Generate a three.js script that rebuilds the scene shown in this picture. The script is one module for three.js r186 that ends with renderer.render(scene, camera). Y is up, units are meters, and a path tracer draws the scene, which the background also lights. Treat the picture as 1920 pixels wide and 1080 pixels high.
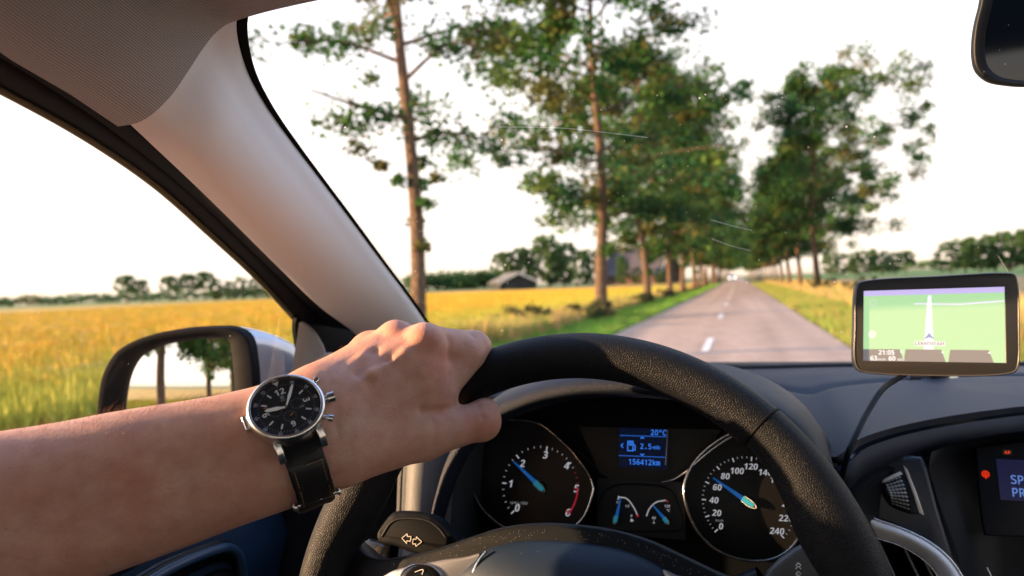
import * as THREE from 'three';
import { mergeGeometries, mergeVertices, toCreasedNormals } from 'three/addons/utils/BufferGeometryUtils.js';
import { RoundedBoxGeometry } from 'three/addons/geometries/RoundedBoxGeometry.js';
import { ImprovedNoise } from 'three/addons/math/ImprovedNoise.js';

// ---------- camera, sky, sun, exposure ----------
const scene = new THREE.Scene();
const D = Math.PI / 180, lerp = THREE.MathUtils.lerp, clamp = THREE.MathUtils.clamp, sstep = THREE.MathUtils.smoothstep;
const camera = new THREE.PerspectiveCamera(45.21, 16 / 9, 0.02, 4000);
camera.position.set(0, 1.25, 0);
camera.rotation.order = 'YXZ';
camera.rotation.set(-0.27 * D, 18.2 * D, -2.3 * D);
camera.updateMatrixWorld(true);
camera.focus = 0.47;
camera.userData.fStop = 6.5;
const renderer = new THREE.WebGLRenderer({ antialias: true });
renderer.toneMapping = THREE.LinearToneMapping;
renderer.toneMappingExposure = 3.6;
renderer.shadowMap.enabled = true;

const SUN = new THREE.Vector3(-0.917, 0.152, 0.370).normalize();
{
  const W = 512, H = 256, data = new Float32Array(W * H * 4), d = new THREE.Vector3();
  for (let j = 0; j < H; j++) for (let i = 0; i < W; i++) {
    const el = ((j + 0.5) / H - 0.5) * Math.PI, az = ((i + 0.5) / W - 0.5) * 2 * Math.PI;
    d.set(Math.cos(el) * Math.cos(az), Math.sin(el), Math.cos(el) * Math.sin(az));
    const h = Math.max(0, d.y), t = sstep(h, 0.2, 0.95), s = Math.max(0, d.dot(SUN));
    const g = 0.55 * Math.pow(s, 5) + 0.9 * Math.pow(s, 40);
    const low = Math.exp(-h * 12), k = (j * W + i) * 4, below = d.y < 0 ? Math.max(0.35, 1 + d.y * 3) : 1;
    data[k] = 0.53 * (0.86 * (1 - t) + 0.34 * t + g * 1.0) * below;
    data[k + 1] = 0.53 * ((0.81 - 0.12 * low) * (1 - t) + 0.58 * t + g * 0.72) * below;
    data[k + 2] = 0.53 * ((0.78 - 0.26 * low) * (1 - t) + 1.06 * t + g * 0.42) * below;
    data[k + 3] = 1;
  }
  const sky = new THREE.DataTexture(data, W, H, THREE.RGBAFormat, THREE.FloatType);
  sky.mapping = THREE.EquirectangularReflectionMapping;
  sky.magFilter = sky.minFilter = THREE.LinearFilter;
  sky.needsUpdate = true;
  scene.background = sky;
  scene.environment = sky;
}
const sun = new THREE.DirectionalLight(new THREE.Color(1, 0.62, 0.32), 5);
sun.name = 'sun';
sun.position.copy(SUN).multiplyScalar(120);
sun.castShadow = true;
sun.shadow.radius = 1.5;
sun.shadow.mapSize.set(4096, 4096);
Object.assign(sun.shadow.camera, { left: -120, right: 120, top: 90, bottom: -90, near: 1, far: 400 });
scene.add(sun);

// ---------- helpers ----------
let seed = 12345;
const rnd = () => { seed = (seed + 0x6d2b79f5) | 0; let t = Math.imul(seed ^ (seed >>> 15), 1 | seed); t = (t + Math.imul(t ^ (t >>> 7), 61 | t)) ^ t; return ((t ^ (t >>> 14)) >>> 0) / 4294967296; };
const rr = (a, b) => a + (b - a) * rnd();
const gauss = () => (rnd() + rnd() + rnd() + rnd() - 2) * 0.87;
const V = (x, y, z) => new THREE.Vector3(x, y, z);
const noise = new ImprovedNoise();
const fbm = (x, y, z, o = 4) => { let s = 0, a = 0.5, f = 1; for (let i = 0; i < o; i++) { s += a * noise.noise(x * f, y * f, z * f); a *= 0.5; f *= 2.03; } return s; };

// A bearing sighted from the driver's eye (1920 x 1080 survey grid); the places of things are where a bearing meets a range or a known surface.
const EYE = camera.position.clone(), CAMQ = camera.quaternion.clone(), FOC = 1297;
const bearing = (u, v) => V((u - 960) / FOC, (540 - v) / FOC, -1).applyQuaternion(CAMQ);
const at = (u, v, range) => bearing(u, v).multiplyScalar(range).add(EYE);
const atHeight = (u, v, y) => { const b = bearing(u, v); return b.multiplyScalar((y - EYE.y) / b.y).add(EYE); };
const along = (u, dist) => { const b = bearing(u, 540); b.y = 0; return b.normalize().multiplyScalar(dist); };   // ground point on a bearing
const heightOf = (u, v, dist) => { const b = bearing(u, v); return EYE.y + b.y / Math.hypot(b.x, b.z) * dist; };
const onFrame = (frame, u, v, z = 0) => {            // where a bearing meets the plane z of a group's own axes
  frame.updateMatrixWorld(true);
  const inv = frame.matrixWorld.clone().invert(), o = EYE.clone().applyMatrix4(inv), b = bearing(u, v).transformDirection(inv);
  return o.add(b.multiplyScalar((z - o.z) / b.z));
};
// side of the car: x = -0.475 + 0.25 (y - 1.1) + inward
const onSide = (u, v, inward = 0) => { const b = bearing(u, v); return b.multiplyScalar((-0.475 + 0.0375 + inward) / (b.x - 0.25 * b.y)).add(EYE); };
const sideX = (y) => -0.475 + 0.25 * (y - 1.1);
// windscreen surface, curved back towards its sides
const CX = 0.285;
const screenZ = (x, y) => -1.02 + (y - 1.13) / 0.66 + 0.14 * ((x - CX) / 0.6) ** 2;
const onScreen = (u, v, inward = 0) => {
  const b = bearing(u, v); let lo = 0.15, hi = 2.2, p;
  for (let i = 0; i < 50; i++) { const t = (lo + hi) / 2; p = b.clone().multiplyScalar(t).add(EYE); if (p.z > screenZ(p.x, p.y) + inward) lo = t; else hi = t; }
  return p;
};

const names = new Map();
function numbered(n) { const k = names.get(n) ?? 0; names.set(n, k + 1); return k ? n + '_' + String(k).padStart(3, '0') : n; }
function tag(o, label, category, group, kind) { Object.assign(o.userData, { label, category }); if (group) o.userData.group = group; if (kind) o.userData.kind = kind; return o; }
function thing(name, label, category, group) { const g = new THREE.Group(); g.name = numbered(name); scene.add(g); return tag(g, label, category, group); }
function part(name, geo, m, parent, label) {
  const o = new THREE.Mesh(geo, m); o.name = name; o.castShadow = o.receiveShadow = true;
  if (parent) parent.add(o); else { o.name = numbered(name); scene.add(o); }
  if (label) o.userData.label = label;
  return o;
}
function struct(name, geo, m) { const o = part(name, geo, m); o.userData.kind = 'structure'; return o; }
function boxUV(g) {                                       // uv in metres, from the axis a face points along
  if (!g.attributes.normal) g.computeVertexNormals();
  const p = g.attributes.position, n = g.attributes.normal, uv = new Float32Array(p.count * 2);
  for (let i = 0; i < p.count; i++) {
    const ax = Math.abs(n.getX(i)), ay = Math.abs(n.getY(i)), az = Math.abs(n.getZ(i));
    uv[2 * i] = ax > ay && ax > az ? p.getZ(i) : p.getX(i);
    uv[2 * i + 1] = ay >= ax && ay >= az ? p.getZ(i) : p.getY(i);
  }
  g.setAttribute('uv', new THREE.BufferAttribute(uv, 2));
  return g;
}
const merge = (list) => mergeGeometries(list.map((g) => { const h = g.index ? g.toNonIndexed() : g; for (const k of Object.keys(h.attributes)) if (!['position', 'normal', 'uv', 'color'].includes(k)) h.deleteAttribute(k); return h; }));
const box = (w, h, d, x = 0, y = 0, z = 0, r = 0) => { const g = r ? new RoundedBoxGeometry(w, h, d, 3, r) : new THREE.BoxGeometry(w, h, d); return boxUV(g.translate(x, y, z)); };
const curve = (pts, closed = false, tension = 0.5) => new THREE.CatmullRomCurve3(pts, closed, 'centripetal', tension);
const tube = (pts, r, closed = false, seg = 0, rad = 8) => { const c = curve(pts, closed); return new THREE.TubeGeometry(c, seg || pts.length * 8, r, rad, closed); };
// rows: array of rows of Vector3 -> smooth sheet (uv in metres along first row / column); closed: wrap rows' ends
function sheet(rows, closedU = false) {
  const nv = rows.length, nu = rows[0].length, pos = [], uv = [], idx = [];
  const lv = [0]; for (let j = 1; j < nv; j++) lv.push(lv[j - 1] + rows[j][nu >> 1].distanceTo(rows[j - 1][nu >> 1]));
  const mid = rows[nv >> 1], lu = [0]; for (let i = 1; i < nu; i++) lu.push(lu[i - 1] + mid[i].distanceTo(mid[i - 1]));
  for (let j = 0; j < nv; j++) for (let i = 0; i < nu; i++) { const p = rows[j][i]; pos.push(p.x, p.y, p.z); uv.push(lu[i], lv[j]); }
  for (let j = 0; j < nv - 1; j++) for (let i = 0; i < nu - 1; i++) { const a = j * nu + i, b = a + 1, c = a + nu, d = c + 1; idx.push(a, b, c, b, d, c); }
  const g = new THREE.BufferGeometry();
  g.setAttribute('position', new THREE.Float32BufferAttribute(pos, 3));
  g.setAttribute('uv', new THREE.Float32BufferAttribute(uv, 2));
  g.setIndex(idx); g.computeVertexNormals();
  if (closedU) { const n = g.attributes.normal; for (let j = 0; j < nv; j++) { const a = j * nu, b = a + nu - 1, s = V(n.getX(a) + n.getX(b), n.getY(a) + n.getY(b), n.getZ(a) + n.getZ(b)).normalize(); n.setXYZ(a, s.x, s.y, s.z); n.setXYZ(b, s.x, s.y, s.z); } }
  return g;
}
// sheet with thickness: pushes a back copy along -normal (or a given vector) and closes the rim
function thick(rows, t, flip = 1) {
  const g = sheet(rows), n = g.attributes.normal, nu = rows[0].length;
  const back = rows.map((r, j) => r.map((p, i) => V(n.getX(j * nu + i), n.getY(j * nu + i), n.getZ(j * nu + i)).multiplyScalar(-t * flip).add(p)));
  const rim = (a, b) => sheet([a, b]);
  const first = rows[0], last = rows[rows.length - 1], bf = back[0], bl = back[back.length - 1];
  return merge([g, sheet(back), rim(first, bf), rim(last, bl), rim(rows.map((r) => r[0]), back.map((r) => r[0])), rim(rows.map((r) => r[nu - 1]), back.map((r) => r[nu - 1]))]);
}
const sample = (pts, n) => { const c = curve(pts); return Array.from({ length: n }, (_, i) => c.getPoint(i / (n - 1))); };
const sampleL = (pts, n) => { const c = curve(pts); return Array.from({ length: n }, (_, i) => c.getPointAt(i / (n - 1))); };
// Coons patch: bottom & top (same n), left & right (same m); bulge(s,t) -> Vector3 added
function coons(bottom, top, left, right, bulge) {
  const n = bottom.length, m = left.length, rows = [];
  for (let j = 0; j < m; j++) {
    const t = j / (m - 1), row = [];
    for (let i = 0; i < n; i++) {
      const s = i / (n - 1), p = V(0, 0, 0);
      p.addScaledVector(bottom[i], 1 - t).addScaledVector(top[i], t).addScaledVector(left[j], 1 - s).addScaledVector(right[j], s);
      p.addScaledVector(bottom[0], -(1 - s) * (1 - t)).addScaledVector(bottom[n - 1], -s * (1 - t)).addScaledVector(top[0], -(1 - s) * t).addScaledVector(top[n - 1], -s * t);
      if (bulge) p.add(bulge(s, t));
      row.push(p);
    }
    rows.push(row);
  }
  return rows;
}
const shapeOf = (pts, smooth = false) => { if (!smooth) return new THREE.Shape(pts.map((p) => new THREE.Vector2(p.x, p.y))); const s = new THREE.Shape(); const c = curve(pts.map((p) => V(p.x, p.y, 0)), true); s.setFromPoints(c.getPoints(pts.length * 6).map((p) => new THREE.Vector2(p.x, p.y))); return s; };
function extrude(shape, depth, bevel = 0, z = 0, seg = 3) {
  const g = new THREE.ExtrudeGeometry(shape, { depth, bevelEnabled: bevel > 0, bevelThickness: bevel, bevelSize: bevel, bevelSegments: seg, bevelOffset: -bevel, curveSegments: 16, steps: 1 });
  return boxUV(toCreasedNormals(g.translate(0, 0, z), 0.6));
}
const rrect = (w, h, r, x = 0, y = 0) => { const s = new THREE.Shape(), a = x - w / 2, b = y - h / 2; s.moveTo(a + r, b); s.lineTo(a + w - r, b); s.absarc(a + w - r, b + r, r, -Math.PI / 2, 0); s.lineTo(a + w, b + h - r); s.absarc(a + w - r, b + h - r, r, 0, Math.PI / 2); s.lineTo(a + r, b + h); s.absarc(a + r, b + h - r, r, Math.PI / 2, Math.PI); s.lineTo(a, b + r); s.absarc(a + r, b + r, r, Math.PI, 1.5 * Math.PI); return s; };

// ---------- textures ----------
function tex(n, f, srgb = false, size = 1) {              // f(x, y) in 0..1 -> [r, g, b] 0..1, tiled every `size` metres
  const d = new Uint8Array(n * n * 4);
  for (let j = 0; j < n; j++) for (let i = 0; i < n; i++) { const c = f(i / n, j / n), k = (j * n + i) * 4; for (let q = 0; q < 3; q++) d[k + q] = clamp((c.length ? c[q] : c) * 255, 0, 255); d[k + 3] = 255; }
  const t = new THREE.DataTexture(d, n, n);
  t.wrapS = t.wrapT = THREE.RepeatWrapping; t.magFilter = THREE.LinearFilter; t.minFilter = THREE.LinearMipmapLinearFilter; t.generateMipmaps = true;
  if (srgb) t.colorSpace = THREE.SRGBColorSpace;
  t.repeat.set(1 / size, 1 / size); t.needsUpdate = true;
  return t;
}
const tiled = (x, y, f, s, o = 4) => {                    // seamless noise: blend of four shifted copies
  const n = (a, b) => fbm(a * f + s, b * f - s, s * 0.37, o);
  const wx = x, wy = y;
  return n(x, y) * (1 - wx) * (1 - wy) + n(x - 1, y) * wx * (1 - wy) + n(x, y - 1) * (1 - wx) * wy + n(x - 1, y - 1) * wx * wy;
};
function cells(count, n, sd) {                            // seamless cell pattern: distance to the border between cells
  const keep = seed; seed = sd;
  const g = Math.round(Math.sqrt(count)), px = [], py = [];
  for (let j = 0; j < g; j++) for (let i = 0; i < g; i++) { px.push((i + rr(0.05, 0.95)) / g); py.push((j + rr(0.05, 0.95)) / g); }
  seed = keep;
  return (x, y) => {
    const ci = Math.floor(x * g), cj = Math.floor(y * g); let a = 9, b = 9;
    for (let dj = -2; dj <= 2; dj++) for (let di = -2; di <= 2; di++) {
      const i = ((ci + di) % g + g) % g, j = ((cj + dj) % g + g) % g, k = j * g + i;
      let dx = Math.abs(px[k] - x), dy = Math.abs(py[k] - y); dx = Math.min(dx, 1 - dx); dy = Math.min(dy, 1 - dy);
      const q = Math.hypot(dx, dy) * g; if (q < a) { b = a; a = q; } else if (q < b) b = q;
    }
    return clamp((b - a) * 2.2, 0, 1);
  };
}
const leatherCells = cells(900, 512, 77);
const T = {
  leather: tex(512, (x, y) => { const c = leatherCells(x, y); return Math.pow(c, 0.55) * 0.85 + 0.15 * tiled(x, y, 40, 3, 2); }, false, 0.042),
  plastic: tex(256, (x, y) => 0.5 + 1.1 * tiled(x, y, 26, 8, 3), false, 0.03),
  weave: tex(128, (x, y) => 0.5 + 0.25 * Math.sin(x * 16 * Math.PI + Math.sin(y * 16 * Math.PI) * 0.6) + 0.25 * Math.sin(y * 16 * Math.PI + x * 8 * Math.PI), false, 0.0105),
  weaveColor: tex(128, (x, y) => { const k = 0.72 + 0.12 * Math.sin(x * 16 * Math.PI + Math.sin(y * 16 * Math.PI) * 0.6) + 0.12 * Math.sin(y * 16 * Math.PI + x * 8 * Math.PI); return [k, k, k]; }, true, 0.0105),
  skin: tex(512, (x, y) => { const c = skinCells(x, y); return 0.35 * Math.pow(c, 0.6) + 0.3 + 0.8 * tiled(x, y, 14, 5, 5); }, false, 0.022),
  skinColor: tex(256, (x, y) => { const a = tiled(x, y, 8, 21, 4), b = tiled(x, y, 3, 31, 3); return [0.80 + 0.10 * a, 0.645 + 0.16 * a - 0.12 * b, 0.56 + 0.14 * a - 0.14 * b]; }, true, 0.09),
  asphalt: tex(512, (x, y) => { const a = tiled(x, y, 90, 2, 2), b = tiled(x, y, 9, 12, 4); const k = 0.64 + 0.3 * a + 0.2 * b; return [k * 1.06, k * 0.98, k * 0.92]; }, true, 2.4),
  brushed: tex(256, (x, y) => 0.5 + 0.6 * fbm(x * 3, y * 120, 4, 3), false, 0.02),
};
function skinCells(x, y) { return (skinCells.f ??= cells(1600, 512, 99))(x, y); }
const bumped = (color, rough, map, scale, extra = {}) => new THREE.MeshPhysicalMaterial({ color: new THREE.Color().setRGB(...color), roughness: rough, bumpMap: map, bumpScale: scale, side: THREE.DoubleSide, ...extra });
const plain = (color, rough, extra = {}) => new THREE.MeshPhysicalMaterial({ color: new THREE.Color().setRGB(...color), roughness: rough, side: THREE.DoubleSide, ...extra });
const M = {
  rim: bumped([0.006, 0.0075, 0.011], 0.5, T.leather, 0.00030, { specularIntensity: 0.35 }),
  dash: bumped([0.009, 0.014, 0.028], 0.52, T.leather, 0.00022, { specularIntensity: 0.6 }),
  door: bumped([0.008, 0.034, 0.085], 0.5, T.leather, 0.0002, { specularIntensity: 0.6 }),
  grey: bumped([0.085, 0.092, 0.10], 0.5, T.leather, 0.00025),
  black: bumped([0.004, 0.006, 0.009], 0.5, T.plastic, 0.00004, { specularIntensity: 0.5 }),
  gloss: plain([0.008, 0.009, 0.011], 0.12),
  satin: plain([0.006, 0.008, 0.012], 0.38, { specularIntensity: 0.4 }),
  rubber: plain([0.004, 0.005, 0.007], 0.6, { specularIntensity: 0.2 }),
  pad: bumped([0.008, 0.020, 0.044], 0.45, T.plastic, 0.00006),
  silver: plain([0.55, 0.55, 0.57], 0.33, { metalness: 0.85 }),
  silverPaint: plain([0.42, 0.44, 0.50], 0.22, { metalness: 0.55, clearcoat: 1, clearcoatRoughness: 0.05 }),
  chrome: plain([0.82, 0.82, 0.83], 0.12, { metalness: 1 }),
  steel: plain([0.72, 0.71, 0.70], 0.24, { metalness: 1, bumpMap: T.brushed, bumpScale: 0.00001 }),
  pillar: bumped([0.76, 0.77, 0.79], 0.75, T.weave, 0.00006),
  liner: bumped([0.74, 0.75, 0.78], 0.95, T.weave, 0.00022, { map: T.weaveColor }),
  sail: bumped([0.30, 0.29, 0.28], 0.55, T.plastic, 0.00008),
  glass: new THREE.MeshPhysicalMaterial({ color: 0xffffff, roughness: 0, transmission: 1, thickness: 0, ior: 1.5, specularIntensity: 0.45 }),
  mirror: plain([0.9, 0.91, 0.92], 0.015, { metalness: 1 }),
};

// ---------- the land ----------
const vcol = (g, f) => { const p = g.attributes.position, c = new Float32Array(p.count * 3); for (let i = 0; i < p.count; i++) { const k = f(p.getX(i), p.getY(i), p.getZ(i)); c.set(k, 3 * i); } g.setAttribute('color', new THREE.BufferAttribute(c, 3)); return g; };
const flat = (x0, x1, z0, z1, y, nx = 1, nz = 1, f) => {
  const g = new THREE.PlaneGeometry(x1 - x0, z1 - z0, nx, nz).rotateX(-Math.PI / 2).translate((x0 + x1) / 2, y, (z0 + z1) / 2);
  if (f) { const p = g.attributes.position; for (let i = 0; i < p.count; i++) p.setY(i, y + f(p.getX(i), p.getZ(i))); g.computeVertexNormals(); }
  return boxUV(g);
};
const grain = (n, s, size) => tex(256, (x, y) => { const k = 0.72 + 0.5 * tiled(x, y, n, s, 4) + 0.35 * tiled(x, y, n * 5, s + 3, 2); return [k, k, k]; }, true, size);
const earth = (r, g, b, map) => new THREE.MeshStandardMaterial({ color: new THREE.Color().setRGB(r, g, b), roughness: 1, map, side: THREE.DoubleSide });
const coarse = grain(10, 41, 9), fine = grain(22, 51, 2.2);
struct('ground', flat(-1500, 1500, -1600, 1400, -0.06, 1, 1), earth(0.10, 0.19, 0.045, coarse));
const GOLD = new THREE.MeshStandardMaterial({ vertexColors: true, roughness: 1, map: coarse, side: THREE.DoubleSide });
const goldAt = (x, y, z) => { const a = fbm(x * 0.05, z * 0.02, 2.5, 4), b = fbm(x * 0.6, z * 0.25, 7, 3), k = 1 + 0.5 * b; const m = clamp(0.35 + 1.3 * a, 0, 1); return [lerp(0.74, 0.54, m) * k, lerp(0.43, 0.39, m) * k, lerp(0.05, 0.03, m) * k]; };
struct('grain_field', vcol(flat(-150, -5.2, -140, 120, 0.3, 180, 200, (x, z) => 0.12 * fbm(x * 0.7, z * 0.7, 1, 3) - 0.36 * sstep(x, -7.9, -6.8)), goldAt), GOLD);
struct('far_field', flat(-700, -150.2, -600, 500, 0.02), earth(0.12, 0.26, 0.04, coarse));
struct('right_field', flat(9, 420, -420, 60, 0.02, 60, 60, (x, z) => 0.05 * fbm(x * 0.2, z * 0.2, 3, 3)), earth(0.16, 0.34, 0.05, coarse));
struct('stubble_field', flat(6.2, 30, -120, 30, 0.03, 40, 90, (x, z) => 0.10 * fbm(x * 0.5, z * 0.5, 9, 3)), earth(0.55, 0.34, 0.17, fine));
const bank = (x, z) => 0.10 * fbm(x * 0.9, z * 0.6, 4, 3);
struct('verge', flat(-6.9, -2.5, -260, 80, -0.02, 14, 260, (x, z) => bank(x, z) * sstep(-x, 2.7, 3.6)), earth(0.13, 0.22, 0.035, fine));
struct('verge', flat(1.45, 6.6, -260, 80, -0.02, 14, 260, (x, z) => bank(x, z) * sstep(x, 1.8, 2.8)), earth(0.20, 0.22, 0.05, fine));
const road = struct('road', (() => {
  const rows = []; for (let j = 0; j <= 150; j++) { const z = 80 - j * 3.4, row = []; for (let i = 0; i <= 32; i++) { const s = i / 32, w = 0.12 * fbm(z * 0.35, i === 0 ? 3 : 9, 1, 3); row.push(V(lerp(-2.75, 1.65, s) + (i === 0 ? w : i === 32 ? -w : 0), 0.03 + 0.035 * (1 - (2 * s - 1) ** 2), z)); } rows.push(row); }
  return vcol(boxUV(sheet(rows)), (x, y, z) => { const k = 0.92 + 0.35 * fbm(x * 2.2, z * 0.05, 6, 3) + 0.22 * fbm(x * 1.1, z * 0.4, 2, 3) + 0.07 * (Math.exp(-(((x + 1.55) / 0.3) ** 2)) + Math.exp(-(((x - 0.1) / 0.3) ** 2)) + Math.exp(-(((x - 1.0) / 0.3) ** 2))); return [k, k * 0.985, k * 0.97]; });   // wheel tracks worn pale, patched asphalt
})(), new THREE.MeshStandardMaterial({ vertexColors: true, color: new THREE.Color().setRGB(0.98, 0.84, 0.75), roughness: 0.85, map: T.asphalt, bumpMap: T.asphalt, bumpScale: 0.004, side: THREE.DoubleSide }));
const paint = new THREE.MeshStandardMaterial({ color: new THREE.Color().setRGB(0.66, 0.64, 0.60), roughness: 0.8 });
for (let k = 0; k < 14; k++) part('lane_dash', flat(-0.62, -0.50, -13.9 - 8.9 * k, -11.4 - 8.9 * k, 0.0692, 1, 4), paint, road);

// ---------- trees ----------
const leafColors = [[0.030, 0.120, 0.026], [0.048, 0.140, 0.024], [0.026, 0.105, 0.042], [0.080, 0.140, 0.024], [0.120, 0.100, 0.026]];
function leafCloud(clumps, perClump, leaf, spread, sd, colors = leafColors) {
  const keep = seed; seed = sd;
  const n = clumps.length * perClump, pos = new Float32Array(n * 18), col = new Float32Array(n * 18), a = V(), b = V(), c = V();
  let k = 0;
  for (const cl of clumps) {
    const base = colors[Math.floor(rnd() * colors.length)], R = (cl.r ?? 1) * spread;
    for (let i = 0; i < perClump; i++) {
      a.set(gauss(), gauss() * 0.7, gauss()).multiplyScalar(R).add(cl.p);
      const s = leaf * rr(0.6, 1.35);
      b.set(gauss(), gauss() * 0.6, gauss()).normalize(); c.set(gauss(), gauss(), gauss()).normalize().cross(b).normalize();
      b.multiplyScalar(s); c.multiplyScalar(s * 0.55);
      const q = [a.clone().sub(b), a.clone().add(c), a.clone().add(b), a.clone().sub(c).addScaledVector(V(0, -1, 0), s * 0.2)];
      const v = rr(0.7, 1.3), hue = colors[Math.floor(rnd() * colors.length)];
      [q[0], q[1], q[2], q[0], q[2], q[3]].forEach((p, m) => { const o = k * 18 + m * 3; pos[o] = p.x; pos[o + 1] = p.y; pos[o + 2] = p.z; for (let e = 0; e < 3; e++) col[o + e] = lerp(base[e], hue[e], 0.35) * v; });
      k++;
    }
  }
  seed = keep;
  const g = new THREE.BufferGeometry();
  g.setAttribute('position', new THREE.BufferAttribute(pos, 3)); g.setAttribute('color', new THREE.BufferAttribute(col, 3));
  g.computeVertexNormals();
  return g;
}
const LEAF = new THREE.MeshPhysicalMaterial({ vertexColors: true, roughness: 0.85, specularIntensity: 0.25, transmission: 0.35, thickness: 0, side: THREE.DoubleSide });
const barkTex = tex(256, (x, y) => { const k = 0.6 + 0.9 * tiled(x * 1, y, 12, 14, 4) * (0.6 + 0.5 * Math.sin(x * 40 + 6 * tiled(x, y, 5, 3, 2))); return [k, k * 0.97, k * 0.94]; }, true, 0.9);
const BARK = new THREE.MeshStandardMaterial({ color: new THREE.Color().setRGB(0.33, 0.225, 0.15), roughness: 0.95, map: barkTex, bumpMap: barkTex, bumpScale: 0.03 });
function limb(pts, r0, r1, rad = 7) {
  const c = curve(pts), n = pts.length * 4, g = new THREE.TubeGeometry(c, n, 1, rad, false), p = g.attributes.position;
  for (let j = 0; j <= n; j++) { const o = c.getPointAt(j / n), r = lerp(r0, r1, Math.pow(j / n, 0.8)); for (let i = 0; i <= rad; i++) { const k = j * (rad + 1) + i, q = V(p.getX(k), p.getY(k), p.getZ(k)).sub(o).multiplyScalar(r * (1 + 0.12 * fbm(i * 1.3, j * 0.6, r0 * 9, 2))).add(o); p.setXYZ(k, q.x, q.y, q.z); } }
  g.computeVertexNormals();
  const uv = g.attributes.uv; for (let i = 0; i < uv.count; i++) uv.setXY(i, uv.getX(i) * c.getLength(), uv.getY(i) * 1.2);
  return g;
}
// one tree form: trunk with limbs, crown of leaf clumps gathered along the limbs
function treeForm({ h, first, rx, trunk, limbs, per, leaf, spread, sd, lean = 0, top = 1, sprouts = 0, topN = 7, hang = 0.35, fork = 8, bias = 0 }) {
  const keep = seed; seed = sd;
  const bend = (y) => V(lean * y + 0.10 * Math.sin(y * 0.7 + sd), y, 0.10 * Math.sin(y * 0.5 + 2 * sd));
  const tp = []; for (let i = 0; i <= 9; i++) tp.push(bend(-0.3 + (h * 0.9 + 0.3) * i / 9));
  const wood = [limb(tp, trunk, trunk * 0.16, 10), limb([V(0, -0.3, 0), V(0, 0.1, 0), V(0, 0.6, 0)], trunk * 1.45, trunk * 0.95, 10)], clumps = [];
  for (let i = 0; i < limbs; i++) {
    const f = i / (limbs - 1), y0 = lerp(first, h * 0.86, Math.pow(f, 0.9)), a = i * 2.4 + rr(-0.4, 0.4), prof = Math.sin(Math.PI * clamp(0.2 + 0.78 * f, 0, 1)) * 0.75 + 0.25;
    const L = rx * prof * rr(0.75, 1.12) * (1 + bias * Math.cos(a)), up = lerp(0.02, 0.9, f) * L * rr(0.6, 1.1), s = bend(y0);
    const e = V(s.x + Math.cos(a) * L, y0 + up, s.z + Math.sin(a) * L), m = s.clone().lerp(e, 0.5).add(V(rr(-0.2, 0.2), rr(0, 0.3), rr(-0.2, 0.2)));
    wood.push(limb([s, m, e], trunk * lerp(0.30, 0.14, f), 0.012, 5));
    for (let k = 0; k < fork; k++) {
      const t = rr(0.28, 1.08), c = t < 0.5 ? s.clone().lerp(m, t * 2) : m.clone().lerp(e, (t - 0.5) * 2);
      const off = V(gauss(), gauss() * 0.6, gauss()).multiplyScalar(0.34 * L * Math.min(1, t + 0.2)), q = c.clone().add(off);
      clumps.push({ p: q, r: rr(0.5, 1.1) });
      if (hang && rnd() < hang) clumps.push({ p: q.clone().add(V(gauss() * 0.4, -rr(0.3, 0.9), gauss() * 0.4)), r: rr(0.35, 0.7) });
      if (k < 3) wood.push(limb([c, c.clone().lerp(q, 0.5).add(V(0, 0.1, 0)), q], trunk * 0.08 + 0.008, 0.008, 4));
    }
  }
  for (let k = 0; k < topN * top; k++) { const s = bend(h * rr(0.8, 1)); clumps.push({ p: s.add(V(gauss() * rx * 0.25, 0, gauss() * rx * 0.25)), r: rr(0.5, 0.9) }); }
  for (let k = 0; k < sprouts; k++) { const s = bend(rr(first * 0.45, first)); clumps.push({ p: s.add(V(gauss() * 0.3, 0, gauss() * 0.3)), r: 0.35 }); }
  seed = keep;
  return { wood: merge(wood), crown: leafCloud(clumps, per, leaf, spread, sd + 9) };
}
function plant(form, x, z, turn, sc, name, label, category, group, mat = LEAF) {
  const t = thing(name, label, category, group);
  t.position.set(x, -0.02, z); t.rotation.y = turn; t.scale.setScalar(sc);
  if (form.wood) part('trunk', form.wood, BARK, t);
  part('crown', form.crown, mat, t);
  return t;
}
const oakA = treeForm({ h: 15, first: 3.3, rx: 4.7, trunk: 0.23, limbs: 27, per: 105, leaf: 0.105, spread: 0.74, sd: 11, sprouts: 2, hang: 0.2 });
const oakB = treeForm({ h: 15.2, first: 3.6, rx: 4.7, trunk: 0.24, limbs: 26, per: 100, leaf: 0.11, spread: 0.76, sd: 29, lean: 0.012, sprouts: 3, hang: 0.2 });
const oakC = treeForm({ h: 14.5, first: 3.0, rx: 4.4, trunk: 0.2, limbs: 27, per: 95, leaf: 0.11, spread: 0.72, sd: 47, lean: -0.012, hang: 0.2 });
const oakR = treeForm({ h: 15.2, first: 4.2, rx: 5.2, trunk: 0.24, limbs: 31, per: 100, leaf: 0.125, spread: 0.82, sd: 83, bias: 0.42, hang: 0.25 });
const oakFar = treeForm({ h: 15, first: 3.6, rx: 5.6, trunk: 0.22, limbs: 26, per: 34, leaf: 0.19, spread: 0.8, sd: 97, hang: 0.2 });
const sparse = treeForm({ h: 13, first: 3.5, rx: 2.6, trunk: 0.14, limbs: 32, per: 75, leaf: 0.055, spread: 0.40, sd: 63, sprouts: 6, fork: 6, hang: 0.12 });
const forms = [oakA, oakB, oakC], formOf = (i) => (i < 6 ? forms[i % 3] : oakFar);
plant(sparse, -4.75, -9.6, 0.4, 1, 'roadside_tree', 'nearest roadside tree, sparse open crown, seen through the windscreen beside the pillar', 'tree', 'left row of roadside trees');
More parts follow.
